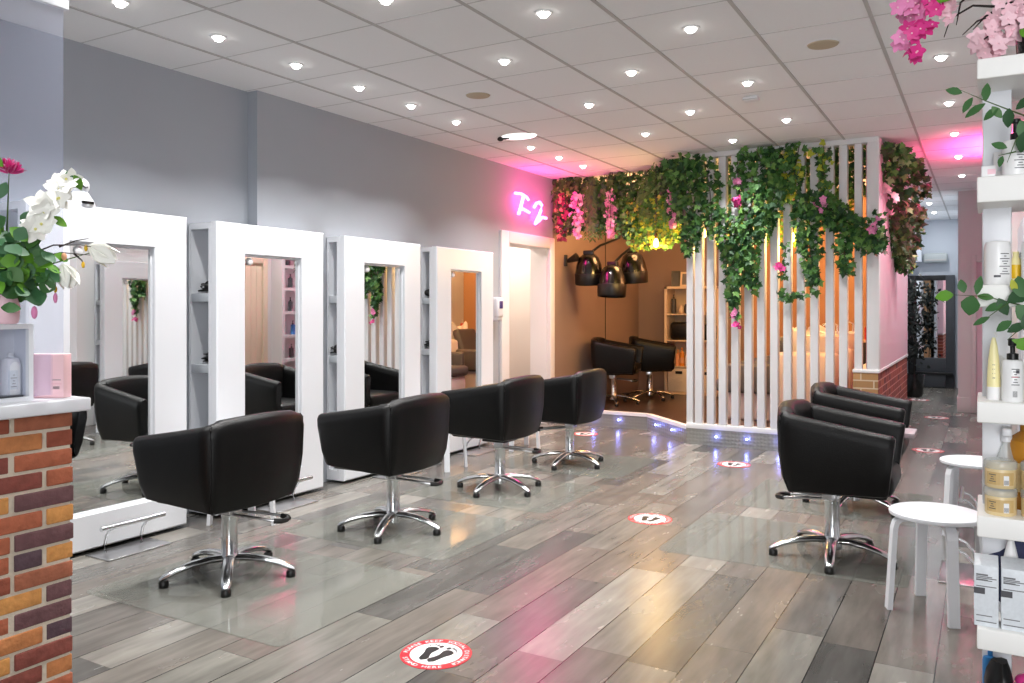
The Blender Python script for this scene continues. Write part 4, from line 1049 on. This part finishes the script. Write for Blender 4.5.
# board b: pump bottle, small carton
t = pump_bottle(.072, 2.62, 1.73, .033, .10, 'bottle_white', 'white pump bottle with black cap on the second board, behind the twig leaves', nz=False)
print_lines(t, .0335, .02, 8, -PI / 2 + .3, .9)
t = thing('small_carton', 'small white carton at the left end of the second board', 'box', (.01, 2.63, 1.73))
b = MB(); b.box(-.020, .014, -.02, .02, 0, .036, 'bottle_white', .002); part(t, 'body', b)
b = MB(); b.box(-.005, .0145, -.0208, .02, .012, .026, 'fl_pale'); part(t, 'label', b)
t = thing('white_box', 'white box behind the pump bottle on the second board', 'box', (.05, 2.72, 1.73)); b = MB(); b.box(-.03, .03, -.03, .03, 0, .085, 'bottle_white', .003); part(t, 'body', b); b = MB(); b.box(-.02, .02, -.031, -.030, .03, .07, 'silver_box'); part(t, 'label', b)
# board c: two fat white bottles, yellow one between
for i, (x, y_, lb) in enumerate(((.030, 2.66, 'fat white shampoo bottle at the left end of the third board'), (.118, 2.66, 'second fat white shampoo bottle on the third board, at the picture edge'))):
    t = thing('shampoo_bottle', lb, 'bottle', (x, y_, 1.437))
    b = MB(); b.lathe([(.030, 0), (.033, .004), (.033, .108), (.029, .121), (.012, .124)], 'bottle_white', 28); part(t, 'body', b)
    print_lines(t, .0334, .03, 9, -PI / 2 + .55, .9); patch(t, .0334, .022, .028, -PI / 2 - .3, -PI / 2 + .2, 'bottle_ink', 'mark')
t = thing('yellow_bottle', 'small clear bottle with a yellow label between the two fat white bottles', 'bottle', (.074, 2.70, 1.437))
b = MB(); b.lathe([(.014, 0), (.016, .003), (.016, .07), (.008, .08), (.008, .095)], 'bottle_yellow', 18); part(t, 'body', b)
b = MB(); b.lathe([(.0165, .02), (.0165, .058)], 'label_yellow', 18, cap=False); part(t, 'label', b)
# board d: yellow tube on its white cap, white pump bottle
t = thing('cream_tube', 'pale yellow tube standing on its white cap at the left end of the fourth board', 'tube', (.020, 2.64, 1.12))
b = MB(); n = 20; vs = []; fs = []
for j, (w, d, z) in enumerate(((.017, .017, .034), (.016, .015, .07), (.0135, .011, .11), (.009, .006, .150), (.004, .003, .172))):
    for i in range(n): a = 2 * PI * i / n; vs.append((w * math.cos(a), d * math.sin(a), z))
for j in range(4):
    for i in range(n): a, c2 = j * n + i, j * n + (i + 1) % n; fs.append((a, c2, c2 + n, a + n))
b.add(vs, fs, 'bottle_yellow', True); part(t, 'body', b)
b = MB(); b.lathe([(.016, 0), (.018, .003), (.017, .036), (.010, .040)], 'bottle_white', 20); part(t, 'cap', b)
b = MB()
for k in range(4): b.box(-.003, .003, -.0155 + .0011 * k, -.0125 + .0011 * k, .060 + .012 * k, .062 + .012 * k, 'bottle_ink')
part(t, 'print', b)
t = thing('spray_bottle', 'slim white spray nozzle bottle behind the pale yellow tube', 'bottle', (.034, 2.74, 1.12))
b = MB(); b.lathe([(.016, 0), (.016, .11), (.008, .125)], 'bottle_white', 16); part(t, 'body', b)
b = MB(); b.tube([(0, 0, .12), (0, 0, .15), (-.01, -.01, .185)], [.007, .006, .004], 'bottle_white', 8); part(t, 'nozzle', b)
t = thing('lotion_bottle', 'white lotion pump bottle with black pump on the fourth board', 'bottle', (.064, 2.61, 1.12), 0)
b = MB(); b.lathe([(.024, 0), (.026, .003), (.026, .108), (.022, .113), (.011, .114)], 'bottle_white', 28); part(t, 'body', b)
b = MB(); b.lathe([(.014, .114), (.014, .130), (.006, .132), (.006, .150), (.011, .152), (.011, .170), (.004, .172)], 'black_plastic', 18); b.tube([(0, 0, .164), (.028, -.006, .162)], .005, 'black_plastic', 8); part(t, 'pump', b)
print_lines(t, .0264, .046, 7, -PI / 2 + .25, .8); patch(t, .0264, .078, .087, -PI / 2 + .28, -PI / 2 + .62, 'bottle_ink', 'mark'); patch(t, .0264, .067, .0695, -PI / 2 - .1, -PI / 2 + .5, 'ink_red', 'mark')
for k in range(7): patch(t, .0264, .014, .030, -PI / 2 + .0 + .06 * k, -PI / 2 + .03 + .06 * k, 'bottle_ink', 'barcode_bar')
t = thing('tall_tube', 'yellow bottle partly cut off at the right end of the fourth board', 'bottle', (.115, 2.66, 1.12)); b = MB(); b.lathe([(.02, 0), (.022, .004), (.022, .10), (.009, .115), (.009, .14)], 'bottle_yellow', 20); part(t, 'body', b); b = MB(); b.lathe([(.0225, .03), (.0225, .07)], 'bottle_white', 20, cap=False); part(t, 'label', b)
# board e: jars in stacks of two, spray bottle, amber bottle
def jar(x, y_, z, lb):
    t = thing('mask_jar', lb, 'jar', (x, y_, z))
    b = MB(); b.lathe([(.035, 0), (.038, .004), (.038, .050), (.036, .054)], 'jar_cream', 32); part(t, 'body', b)
    b = MB(); b.lathe([(.0395, .052), (.040, .055), (.040, .070), (.037, .074)], 'clear_plastic', 32); b.lathe([(.033, .050), (.033, .066)], 'jar_cream', 24); part(t, 'lid', b)
    patch(t, .0386, .010, .044, -PI / 2 - 1.0, -PI / 2 + .9, 'jar_label'); print_lines(t, .0389, .018, 4, -PI / 2 - .55, .5, 'bottle_ink', .006)
    patch(t, .0390, .010, .036, -PI / 2 + .18, -PI / 2 + .52, 'bottle_white', 'barcode_label')
    for k in range(5): patch(t, .0393, .012, .024, -PI / 2 + .21 + .06 * k, -PI / 2 + .24 + .06 * k, 'bottle_ink', 'barcode_bar')
jar(.036, 2.62, .81, 'cream coloured jar at the bottom of the left stack on the fifth board'); jar(.036, 2.62, .884, 'cream coloured jar on top of the left stack on the fifth board')
jar(.122, 2.62, .81, 'cream jar at the bottom of the cut-off right stack on the fifth board'); jar(.122, 2.62, .884, 'cream jar on top of the cut-off right stack on the fifth board')
t = thing('trigger_bottle', 'clear spray bottle behind the stacked cream jars', 'bottle', (.052, 2.72, .81))
b = MB(); b.lathe([(.03, 0), (.032, .005), (.032, .12), (.012, .175), (.012, .19)], 'clear_plastic', 22); part(t, 'body', b)
b = MB(); b.lathe([(.014, .185), (.014, .205), (.010, .21)], 'white_gloss', 16); b.box(-.012, .012, -.05, .015, .205, .228, 'white_gloss', .005); part(t, 'trigger_head', b)
t = thing('amber_bottle', 'large amber bottle behind the stacked cream jars', 'bottle', (.105, 2.74, .81))
b = MB(); b.lathe([(.05, 0), (.053, .006), (.053, .19), (.02, .215), (.02, .235)], 'amber', 26); part(t, 'body', b); b = MB(); b.lathe([(.0535, .05), (.0535, .13)], 'jar_cream', 26, cap=False); part(t, 'label', b)
# board f: silver boxes
def sbox(x, lb):
    t = thing('silver_box', lb, 'box', (x, 2.615, .506))
    b = MB(); b.box(-.029, .029, -.035, .035, 0, .165, 'silver_box', .002)
    b.v = [(p[0], p[1], p[2] + (p[1] + .035) * .22 if p[2] > .1 else p[2]) for p in b.v]; part(t, 'carton', b)
    b = MB(); b.box(-.0295, -.003, -.0357, -.034, .062, .105, 'bottle_ink'); part(t, 'window', b)
    b = MB(); b.box(-.0295, -.003, -.0362, -.0355, .045, .088, 'silver_box'); part(t, 'label', b)
    b = MB()
    for k in range(9): b.box(-.024, .024 - .01 * (k % 3), -.0356, -.0348, .012 + .016 * k if not .04 < .012 + .016 * k < .10 else .118 + .004 * k, .0145 + .016 * k if not .04 < .012 + .016 * k < .10 else .1205 + .004 * k, 'screen_grey')
    part(t, 'print', b)
sbox(.002, 'patterned silver-white carton at the left end of the sixth board'); sbox(.066, 'patterned silver-white carton second from the left on the sixth board'); sbox(.130, 'patterned silver-white carton cut off by the picture edge on the sixth board')
def cloth_bag(x, y_, z, sx, sy, sz, m, label, name='cloth_bag'):
    b = MB(); n = 18; k = 9; vs = []; fs = []
    for j in range(k + 1):
        u = j / k; r = (math.sin(PI * min(.98, .08 + u * .86)) ** .45)
        for i in range(n):
            a = 2 * PI * i / n; w = 1 + .12 * math.sin(3 * a + 5 * u) + .07 * math.sin(7 * a - 9 * u); vs.append((x + sx * r * w * math.cos(a), y_ + sy * r * w * math.sin(a), z + sz * u))
    for j in range(k):
        for i in range(n): a, c2 = j * n + i, j * n + (i + 1) % n; fs.append((a, c2, c2 + n, a + n))
    fs += [tuple(range(n))[::-1], tuple(range(k * n, (k + 1) * n))]
    b.add(vs, fs, m, True); solo(name, b, label, 'bag')
cloth_bag(.065, 2.765, .506, .075, .05, .235, 'navy', 'dark navy cloth bundle behind the silver cartons')
b = MB(); b.lathe([(.02, 0), (.02, .16), (.004, .235)], 'bottle_white', 16, (.062, 2.69, .506)); solo('nozzle_bottle', b, 'white pointed nozzle bottle between the silver cartons and the navy bundle', 'bottle')
# board g and floor level
cloth_bag(.035, 2.625, .16, .040, .05, .245, 'black_plastic', 'black bag on the lowest board under the silver cartons')
pump_bottle(.012, 2.735, .16, .020, .215, 'bottle_blue', 'blue capped bottle behind the black bag on the lowest board', 'bottle_blue', nz=False)
b = MB(); b.box(.085, .20, 2.60, 2.75, .16, .33, 'black_plastic', .01); solo('black_box', b, 'black box at the right of the lowest board', 'box')
b = MB(); b.sphere((.10, 2.64, .355), .024, 'fl_hot', 10, (1.3, 1, .8)); solo('pink_sponge', b, 'pink sponge on top of the black box', 'sponge')
b = MB(); b.tube([(.07, 2.60, .332), (.10, 2.61, .36), (.15, 2.62, .41)], .008, 'white_gloss', 6); solo('white_strap', b, 'white handle lying across the black box', 'handle')

# flowering branch on top board
t = thing('blossom_arrangement', 'dark pot of twigs with pink blossoms on the topmost shelf board', 'plant', (.13, 2.66, 2.05))
b = MB(); b.lathe([(.045, 0), (.055, .01), (.062, .10), (.066, .115), (.058, .115), (.055, .09)], 'pot_dark', 24, ( .0, 0, 0)); part(t, 'pot', b)
b = MB(); base = Vector((.13, 2.66, 2.15)); tips = []
def twig(b, pts, r0, m='twig_dark'): b.tube(pts, [r0 * (1 - .75 * i / (len(pts) - 1)) for i in range(len(pts))], m, 6)
for pts in ([(.13, 2.66, 2.14), (.06, 2.63, 2.22), (-.03, 2.60, 2.25), (-.12, 2.58, 2.235), (-.20, 2.57, 2.20)],
            [(.13, 2.66, 2.14), (.04, 2.62, 2.20), (-.03, 2.60, 2.21), (-.085, 2.59, 2.18), (-.10, 2.585, 2.13)],
            [(.10, 2.64, 2.18), (.03, 2.62, 2.185), (-.02, 2.6, 2.165), (-.055, 2.59, 2.13)],
            [(.12, 2.65, 2.16), (.05, 2.62, 2.15), (.0, 2.6, 2.115), (-.03, 2.59, 2.09)],
            [(.06, 2.62, 2.21), (.0, 2.6, 2.175), (-.03, 2.59, 2.14)], [(-.03, 2.6, 2.25), (-.06, 2.59, 2.22), (-.07, 2.59, 2.16)],
            [(.11, 2.65, 2.18), (.06, 2.62, 2.26), (.02, 2.6, 2.30)]): twig(b, [(x, y_, z) for x, y_, z in pts], .005)
part(t, 'twigs', b, True)
b = MB()
for c, rad, n_, s_, m in (((-.185, 2.57, 2.215), .05, 17, .026, 'fl_pink'), ((-.16, 2.57, 2.16), .035, 9, .024, 'fl_hot'), ((-.17, 2.57, 2.09), .022, 6, .023, 'fl_hot'), ((-.205, 2.57, 2.13), .02, 5, .022, 'fl_pink'), ((-.115, 2.58, 2.225), .03, 8, .024, 'fl_hot'),
                          ((.01, 2.60, 2.10), .055, 26, .024, 'fl_pale'), ((.055, 2.6, 2.16), .05, 16, .024, 'fl_pale'), ((-.09, 2.58, 2.20), .03, 8, .02, 'fl_pale'), ((.05, 2.6, 2.24), .05, 14, .024, 'fl_pale')):
    for _ in range(n_): flower(b, Vector(c) + rnd_dir() * rad * random.uniform(.3, 1), Vector((-.2, -1, .1)) + rnd_dir() * .8, s_ * random.uniform(.85, 1.15), m, 5, 'fl_pale')
part(t, 'blossoms', b, True)
b = MB()
for p, d in (((-.07, 2.57, 2.24), (-.6, -.3, -.2)), ((-.03, 2.58, 2.26), (.8, -.3, .2)), ((-.14, 2.56, 2.25), (-.3, -.2, .7)), ((.08, 2.58, 2.12), (.5, -.4, -.5))): oval_leaf(b, Vector(p), Vector(d), Vector((0, -1, .4)), .055, .032, 'leaf_bright')
part(t, 'leaves', b, True)
# eucalyptus sprays
def spray(label, stemsp, leaves, stem_m='stem_green'):
    t = thing('leaf_spray', label, 'plant', stemsp[0][0])
    b = MB()
    for s_ in stemsp: twig(b, s_, .0025, stem_m)
    part(t, 'stem', b, True); b = MB()
    for p, d, L_, W_, m in leaves: oval_leaf(b, Vector(p), Vector(d), Vector((-.2, -1, .35)), L_, W_, m, .12)
    part(t, 'leaves', b, True)
ly = 2.55
spray('green leafy spray hanging over the second shelf board', [[(.13, 2.6, 1.87), (.06, 2.56, 1.90), (.0, 2.54, 1.93), (-.06, 2.53, 1.965)], [(.10, 2.58, 1.86), (.07, 2.55, 1.82), (.05, 2.54, 1.76)], [(.07, 2.56, 1.79), (.03, 2.54, 1.78)]],
      [((-.055, ly, 1.96), (-.6, -.1, .25), .042, .024, 'leaf_eu'), ((-.03, ly, 1.945), (-.5, 0, -.7), .045, .022, 'leaf_eu'), ((.0, ly, 1.93), (.05, 0, 1), .052, .024, 'leaf_eu'), ((.0, ly, 1.925), (-.9, 0, -.5), .058, .024, 'leaf_eu'), ((.015, ly, 1.915), (.5, 0, -.7), .04, .022, 'ivy_mid'),
       ((.03, ly, 1.91), (-.8, 0, -.6), .045, .024, 'leaf_eu'), ((.055, ly, 1.905), (-.1, 0, -1), .05, .03, 'ivy_dark'), ((.07, ly, 1.90), (.6, 0, .5), .06, .03, 'ivy_dark'), ((.08, ly, 1.87), (.3, 0, -1), .06, .036, 'leaf_eu'), ((.09, ly, 1.84), (-.2, 0, -1), .055, .034, 'ivy_dark'), ((.05, ly, 1.80), (-.8, 0, .4), .04, .022, 'leaf_eu'), ((.04, ly, 1.78), (-.3, 0, -.9), .03, .016, 'leaf_eu')])
spray('round-leaved green spray reaching left across the third shelf board', [[(.14, 2.6, 1.36), (.07, 2.55, 1.385), (.0, 2.53, 1.405), (-.08, 2.52, 1.41)], [(.12, 2.58, 1.38), (.07, 2.54, 1.40), (.03, 2.52, 1.37), (.0, 2.5, 1.345)], [(.13, 2.58, 1.38), (.08, 2.54, 1.32), (.05, 2.52, 1.29)], [(.08, 2.55, 1.40), (.06, 2.53, 1.45)]],
      [((-.075, ly - .02, 1.41), (-1, -.1, -.1), .045, .034, 'leaf_bright'), ((-.05, ly - .02, 1.415), (-.25, 0, 1), .038, .024, 'leaf_eu'), ((-.02, ly - .02, 1.41), (.15, 0, 1), .052, .022, 'leaf_eu'), ((-.03, ly - .02, 1.408), (-.2, 0, -1), .055, .05, 'leaf_eu'), ((.03, ly - .02, 1.40), (.4, 0, -.9), .05, .03, 'ivy_dark'), ((.04, ly - .02, 1.385), (-.8, 0, -.3), .045, .024, 'leaf_eu'),
       ((.05, ly - .02, 1.39), (.8, 0, .5), .07, .042, 'ivy_dark'), ((.07, ly - .02, 1.38), (.6, 0, -.6), .06, .045, 'leaf_eu'), ((.085, ly - .02, 1.40), (-.2, 0, 1), .06, .04, 'leaf_eu'), ((.09, ly - .02, 1.36), (.4, 0, -1), .06, .045, 'ivy_dark'), ((.06, ly - .02, 1.34), (-.7, 0, -.5), .045, .026, 'leaf_eu'), ((.01, ly - .02, 1.35), (-.7, 0, -.35), .045, .018, 'leaf_eu'), ((.02, ly - .02, 1.40), (-.9, 0, .2), .04, .02, 'ivy_mid'), ((.06, ly - .02, 1.29), (.7, 0, -.2), .055, .022, 'leaf_bright'), ((.07, ly - .03, 1.27), (.7, 0, .35), .045, .04, 'leaf_bright'), ((.06, ly - .02, 1.45), (.2, 0, -.8), .04, .018, 'leaf_yellow'), ((.05, ly - .02, 1.31), (.8, 0, .5), .05, .026, 'ivy_dark')])

# ================================================================== RECEPTION COUNTER (left foreground)
CX, CY = -2.85, 1.766
t = thing('reception_counter', 'brick faced reception counter with a white top in the left foreground', 'counter', (CX - .25, 1.2, 0))
b = MB(); b.box(CX - .5, CX - .004, .55, CY - .005, 0, 1.005, 'mortar'); part(t, 'core', b, True)
b = MB(); row = 0; z = .006
while z < .995:
    h = min(.056, 1.0 - z); y1 = CY + .004
    first = True; off = .105 if row % 2 else .215
    while y1 > .6:
        L_ = off if first else random.choice((.215, .215, .105)); first = False
        y0_ = max(.56, y1 - L_); jx = random.uniform(-.003, .005)
        b.box(CX - .03, CX + jx, y0_ + .010, y1 + random.uniform(-.004, .001), z, z + h, random.choice(['brick_%d' % i for i in (0, 0, 1, 2, 3, 4, 5, 6, 7)]), .004); y1 = y0_ - .006
    x1 = CX - .035     # end face slips
    while x1 > CX - .5:
        x0 = max(CX - .5, x1 - .2); b.box(x0 + .006, x1, CY - .03, CY + .003, z, z + h, random.choice(['brick_%d' % i for i in range(8)]), .004); x1 = x0
    z += .0675; row += 1
part(t, 'brick_facing', b, True)
b = MB(); b.box(CX - .56, CX + .045, .5, CY + .045, 1.005, 1.052, 'white_gloss', .006); part(t, 'countertop', b, True)
ZT = 1.0525
# clear screen
t = thing('clear_screen', 'tall clear screen standing on the brick counter', 'screen', (CX - .05, 1.15, ZT))
b = MB(); b.box(-.003, .003, -.62, .613, .012, 1.42, 'clear_screen'); part(t, 'panel', b)
b = MB(); b.box(-.02, .02, .30, .36, 0, .05, 'steel', .004); b.box(-.02, .02, -.4, -.34, 0, .05, 'steel', .004); part(t, 'foot_clamp', b)
b = MB(); b.box(-.015, .015, .50, .628, 1.405, 1.44, 'white_gloss', .004); part(t, 'top_bracket', b)
# pink box
t = thing('pink_box', 'pale pink upright product box on the brick counter', 'box', (-2.93, 1.735, ZT))
T = Matrix.Rotation(R(30), 4, 'Z')
b = MB(); b.box(-.062, .062, -.027, .027, 0, .158, 'pink_box', .003, T); part(t, 'carton', b)
b = MB(); b.box(-.0632, -.062, -.027, .027, .002, .156, 'pink_box_spine', 0, T); part(t, 'spine', b)
b = MB()
b.box(.02, .052, -.0277, -.0268, .064, .066, 'bottle_ink', 0, T); b.box(.01, .055, -.0277, -.0268, .05, .0515, 'pink_box_spine', 0, T)
for k in range(8): b.box(.024 + .003 * k, .0255 + .003 * k, -.0277, -.0268, .032, .042, 'bottle_ink', 0, T)
part(t, 'print', b)
# white display cube with bottle
t = thing('display_cube', 'small open white display cube on the brick counter under the flowers', 'display', (-2.93, 1.56, ZT))
b = MB(); w = .085
b.box(-.05, .05, -w, w, 0, .016, 'white_gloss'); b.box(-.05, .05, -w, w, .25, .268, 'white_gloss'); b.box(-.05, .05, w - .016, w, .016, .25, 'white_gloss'); b.box(-.05, .05, -w, -w + .016, .016, .25, 'white_gloss'); b.box(-.05, -.044, -w + .016, w - .016, .016, .25, 'white_matt'); part(t, 'frame', b)
b = MB(); b.box(.03, .051, -.05, .05, .0165, .022, 'dark_grey'); part(t, 'plinth_strip', b)
t = thing('display_bottle', 'white bottle standing inside the small white display cube', 'bottle', (-2.93, 1.595, ZT + .0225))
b = MB(); b.lathe([(.030, 0), (.032, .004), (.032, .10), (.024, .125), (.010, .13), (.010, .145)], 'bottle_white', 24); part(t, 'body', b)
patch(t, .0325, .02, .085, -.75, .25, 'silver_box'); print_lines(t, .0328, .028, 5, -.2, .6, 'screen_grey', .01)
# flower vase
t = thing('flower_arrangement', 'vase of white and pink flowers with round leaves on the white display cube', 'flowers', (-2.9, 1.56, ZT + .269))
b = MB(); b.lathe([(.035, 0), (.042, .01), (.046, .06), (.036, .09), (.040, .10), (.034, .10), (.03, .07)], 'fl_pale', 22); part(t, 'vase', b)
b = MB()
o3 = Vector((-2.9, 1.56, 1.40))
for tip in ((-2.82, 1.70, 1.81), (-2.80, 1.66, 1.74), (-2.82, 1.53, 1.83), (-2.82, 1.60, 1.62), (-2.78, 1.81, 1.58), (-2.82, 1.68, 1.44), (-2.83, 1.50, 1.62)):
    m_ = o3.lerp(Vector(tip), .5) + Vector((0, 0, .04)); twig(b, [o3, m_, tip], .005, 'stem_green')
part(t, 'stems', b, True)
b = MB()
for pts in ([(-2.86, 1.60, 1.55), (-2.82, 1.68, 1.595), (-2.79, 1.76, 1.60), (-2.78, 1.80, 1.595)], [(-2.86, 1.62, 1.54), (-2.81, 1.70, 1.57), (-2.78, 1.79, 1.565)], [(-2.82, 1.70, 1.59), (-2.80, 1.75, 1.615), (-2.79, 1.79, 1.625)], [(-2.80, 1.74, 1.57), (-2.79, 1.765, 1.545), (-2.79, 1.775, 1.52)]): twig(b, pts, .004)
part(t, 'twigs', b, True)
fdir = Vector((.8, -.5, .1))
for p, s_ in (((-2.80, 1.725, 1.83), .042), ((-2.80, 1.695, 1.79), .055), ((-2.80, 1.68, 1.755), .05), ((-2.81, 1.645, 1.725), .055), ((-2.81, 1.63, 1.70), .05), ((-2.82, 1.61, 1.655), .05), ((-2.81, 1.64, 1.66), .045)):
    b = MB()
    for _ in range(2): flower(b, Vector(p) + rnd_dir() * .012, fdir + rnd_dir() * .6, s_, 'fl_white', 5, 'fl_yellow')
    part(t, 'orchid_bloom', b, True)
for p, d, s_ in (((-2.79, 1.79, 1.60), (.25, .75, -.45), .105), ((-2.80, 1.70, 1.53), (.2, .3, -1), .09), ((-2.81, 1.655, 1.50), (.1, -.1, -1), .07)):
    b = MB(); dd = Vector(d).normalized()
    for i in range(8):
        a = 2 * PI * i / 8; f1, sd, up_ = frame_of(dd, Vector((.3, 0, 1))); q = dd * 1.0 + (sd * math.cos(a) + up_ * math.sin(a)) * (.32 if i % 2 else .55)
        oval_leaf(b, Vector(p), q, dd * -1 + (sd * math.cos(a) + up_ * math.sin(a)) * 1.2, s_, s_ * .62, 'fl_white', .3)
    part(t, 'magnolia_bloom', b, True)
b = MB()
for _ in range(110):
    q = Vector((-2.82, 1.53, 1.845)); n_ = rnd_dir(); n_.z = abs(n_.z); oval_leaf(b, q - Vector((0, 0, .02)), n_ + Vector((0, 0, .3)), rnd_dir(), random.uniform(.035, .055), .016, random.choice(['fl_hot', 'fl_pink', 'fl_hot']))
part(t, 'chrysanthemum_bloom', b, True)
for p, r_, z_, m_, nm in (((-2.79, 1.70, 1.555), .009, 1.5, 'fl_peach', 'peach_bud'), ((-2.80, 1.675, 1.41), .007, 2.6, 'fl_pink', 'pink_bud'), ((-2.805, 1.605, 1.36), .010, 2.2, 'fl_pink', 'pink_bud'),
                          ((-2.79, 1.78, 1.59), .006, 2.0, 'label_yellow', 'yellow_bud'), ((-2.79, 1.77, 1.53), .006, 2.0, 'label_yellow', 'yellow_bud'), ((-2.80, 1.675, 1.44), .006, 2.0, 'label_yellow', 'yellow_bud')):
    b = MB(); b.sphere(p, r_, m_, 8, (1, 1, z_)); part(t, nm, b, True)
b = MB()
for _ in range(135):
    y_ = min(1.635, max(1.40, random.gauss(1.54, .065))); q = Vector((random.uniform(-2.90, -2.79), y_, random.gauss(1.52, .085)))
    if q.z < 1.36: q.z = 1.36 + random.random() * .1
    if q.z > 1.66: q.z = 1.6
    oval_leaf(b, q, Vector((random.uniform(-.3, .8), random.uniform(-.9, 1), random.uniform(-.8, .7))), Vector((1, -.5, .5)) + rnd_dir() * .5, random.uniform(.046, .070), random.uniform(.038, .055), random.choice(['leaf_round', 'leaf_round', 'leaf_bright', 'ivy_mid', 'leaf_eu']))
for p, d in (((-2.80, 1.72, 1.86), (0, .1, -1)), ((-2.79, 1.735, 1.845), (0, .5, -.7)), ((-2.80, 1.51, 1.79), (0, -.4, -.9)), ((-2.8, 1.50, 1.84), (0, -.6, .5)), ((-2.8, 1.66, 1.69), (.2, .6, -.3)), ((-2.8, 1.67, 1.56), (0, .8, -.2))): oval_leaf(b, Vector(p), Vector(d), Vector((1, -.5, .5)), .06, .035, random.choice(['leaf_bright', 'leaf_round']))
part(t, 'leaves', b, True)

# ================================================================== LIGHT
def area(name, loc, size, energy, col=(1, 1, 1), rot=(0, 0, 0), shape='DISK', sy=None, spread=None):
    l = bpy.data.lights.new(name, 'AREA'); l.shape = shape; l.size = size; l.energy = energy; l.color = col
    if sy: l.size_y = sy
    if spread: l.spread = spread
    o = bpy.data.objects.new(name, l); C.objects.link(o); o.location = loc; o.rotation_euler = rot; return o
for x, y_ in LIGHTS: area('downlight_beam', (x, y_, HC - .034), .06, 11.0, (1, .985, .965), spread=R(104))
for x, y_ in ((-.72, 13.0), (-.72, 15.4)): area('downlight_beam', (x, y_, HC - .012), .06, 9.0, (.95, .98, 1))
# neon glow
for y_, z in ((8.02, 2.56), (8.43, 2.52)):
    l = bpy.data.lights.new('neon_glow', 'POINT'); l.energy = 13; l.color = (1, .015, .29); l.shadow_soft_size = .12
    o = bpy.data.objects.new('neon_glow', l); C.objects.link(o); o.location = (XL2 + .13, y_, z)
# pink led strip on top of the lit shelf unit, shining up and out
area('pink_strip', (.12, 9.12, 2.58), .12, 52, (1, .025, .19), (PI, 0, 0), 'RECTANGLE', .9, R(140))
area('pink_strip', (.15, 9.12, 2.52), .10, 2.5, (1, .10, .35), (0, R(90), 0), 'RECTANGLE', .8)
# warm lamps inside the recess
for x, y_, e in ((-3.55, 9.35, 55), (-1.9, 10.0, 30), (-1.4, 11.0, 22)):
    l = bpy.data.lights.new('recess_lamp', 'POINT'); l.energy = e; l.color = (1, .50, .20); l.shadow_soft_size = .22
    o = bpy.data.objects.new('recess_lamp', l); C.objects.link(o); o.location = (x, y_, 2.45)
# lobby lamp
l = bpy.data.lights.new('lobby_lamp', 'POINT'); l.energy = 75; l.color = (1, .93, .86); l.shadow_soft_size = .1
o = bpy.data.objects.new('lobby_lamp', l); C.objects.link(o); o.location = (-5.5, 8.6, 2.5)
# daylight from the shop front behind the camera, and an added fill panel
area('daylight_and_fill', (.9, -1.9, 1.7), 1.8, 150, (.97, .98, 1), (R(90), 0, R(8)), 'RECTANGLE', 2.2)  # unseen panel added to brighten the product shelf
area('daylight_and_fill', (-2.0, -2.1, 1.5), 5.5, 17, (.95, .97, 1), (R(90), 0, 0), 'RECTANGLE', 2.6)

w = bpy.data.worlds.new('World'); SC.world = w; w.use_nodes = True
w.node_tree.nodes['Background'].inputs[0].default_value = (.86, .92, 1, 1); w.node_tree.nodes['Background'].inputs[1].default_value = .11

# ================================================================== CAMERA
cam = bpy.data.cameras.new('camera'); co = bpy.data.objects.new('camera', cam); C.objects.link(co)
co.location = (0, 0, 1.37); co.rotation_euler = (R(90), 0, R(30))
cam.sensor_width = 36; cam.lens = 36 * 820 / 1024.; cam.shift_y = -32 / 1024.; cam.clip_start = .05; cam.clip_end = 60
SC.camera = co
SC.view_settings.view_transform = 'Standard'; SC.view_settings.look = 'None'; SC.view_settings.gamma = 1; SC.view_settings.use_curve_mapping = False
SC.view_settings.exposure = -0.08
SC.cycles.use_denoising = True; SC.cycles.use_adaptive_sampling = False
SC.cycles.denoiser = 'OPENIMAGEDENOISE'; SC.cycles.denoising_input_passes = 'RGB_ALBEDO_NORMAL'; SC.cycles.denoising_prefilter = 'ACCURATE'
SC.cycles.max_bounces = 10; SC.cycles.diffuse_bounces = 5; SC.cycles.glossy_bounces = 6; SC.cycles.transparent_max_bounces = 12
SC.cycles.sample_clamp_indirect = 6; SC.cycles.caustics_reflective = False; SC.cycles.caustics_refractive = False
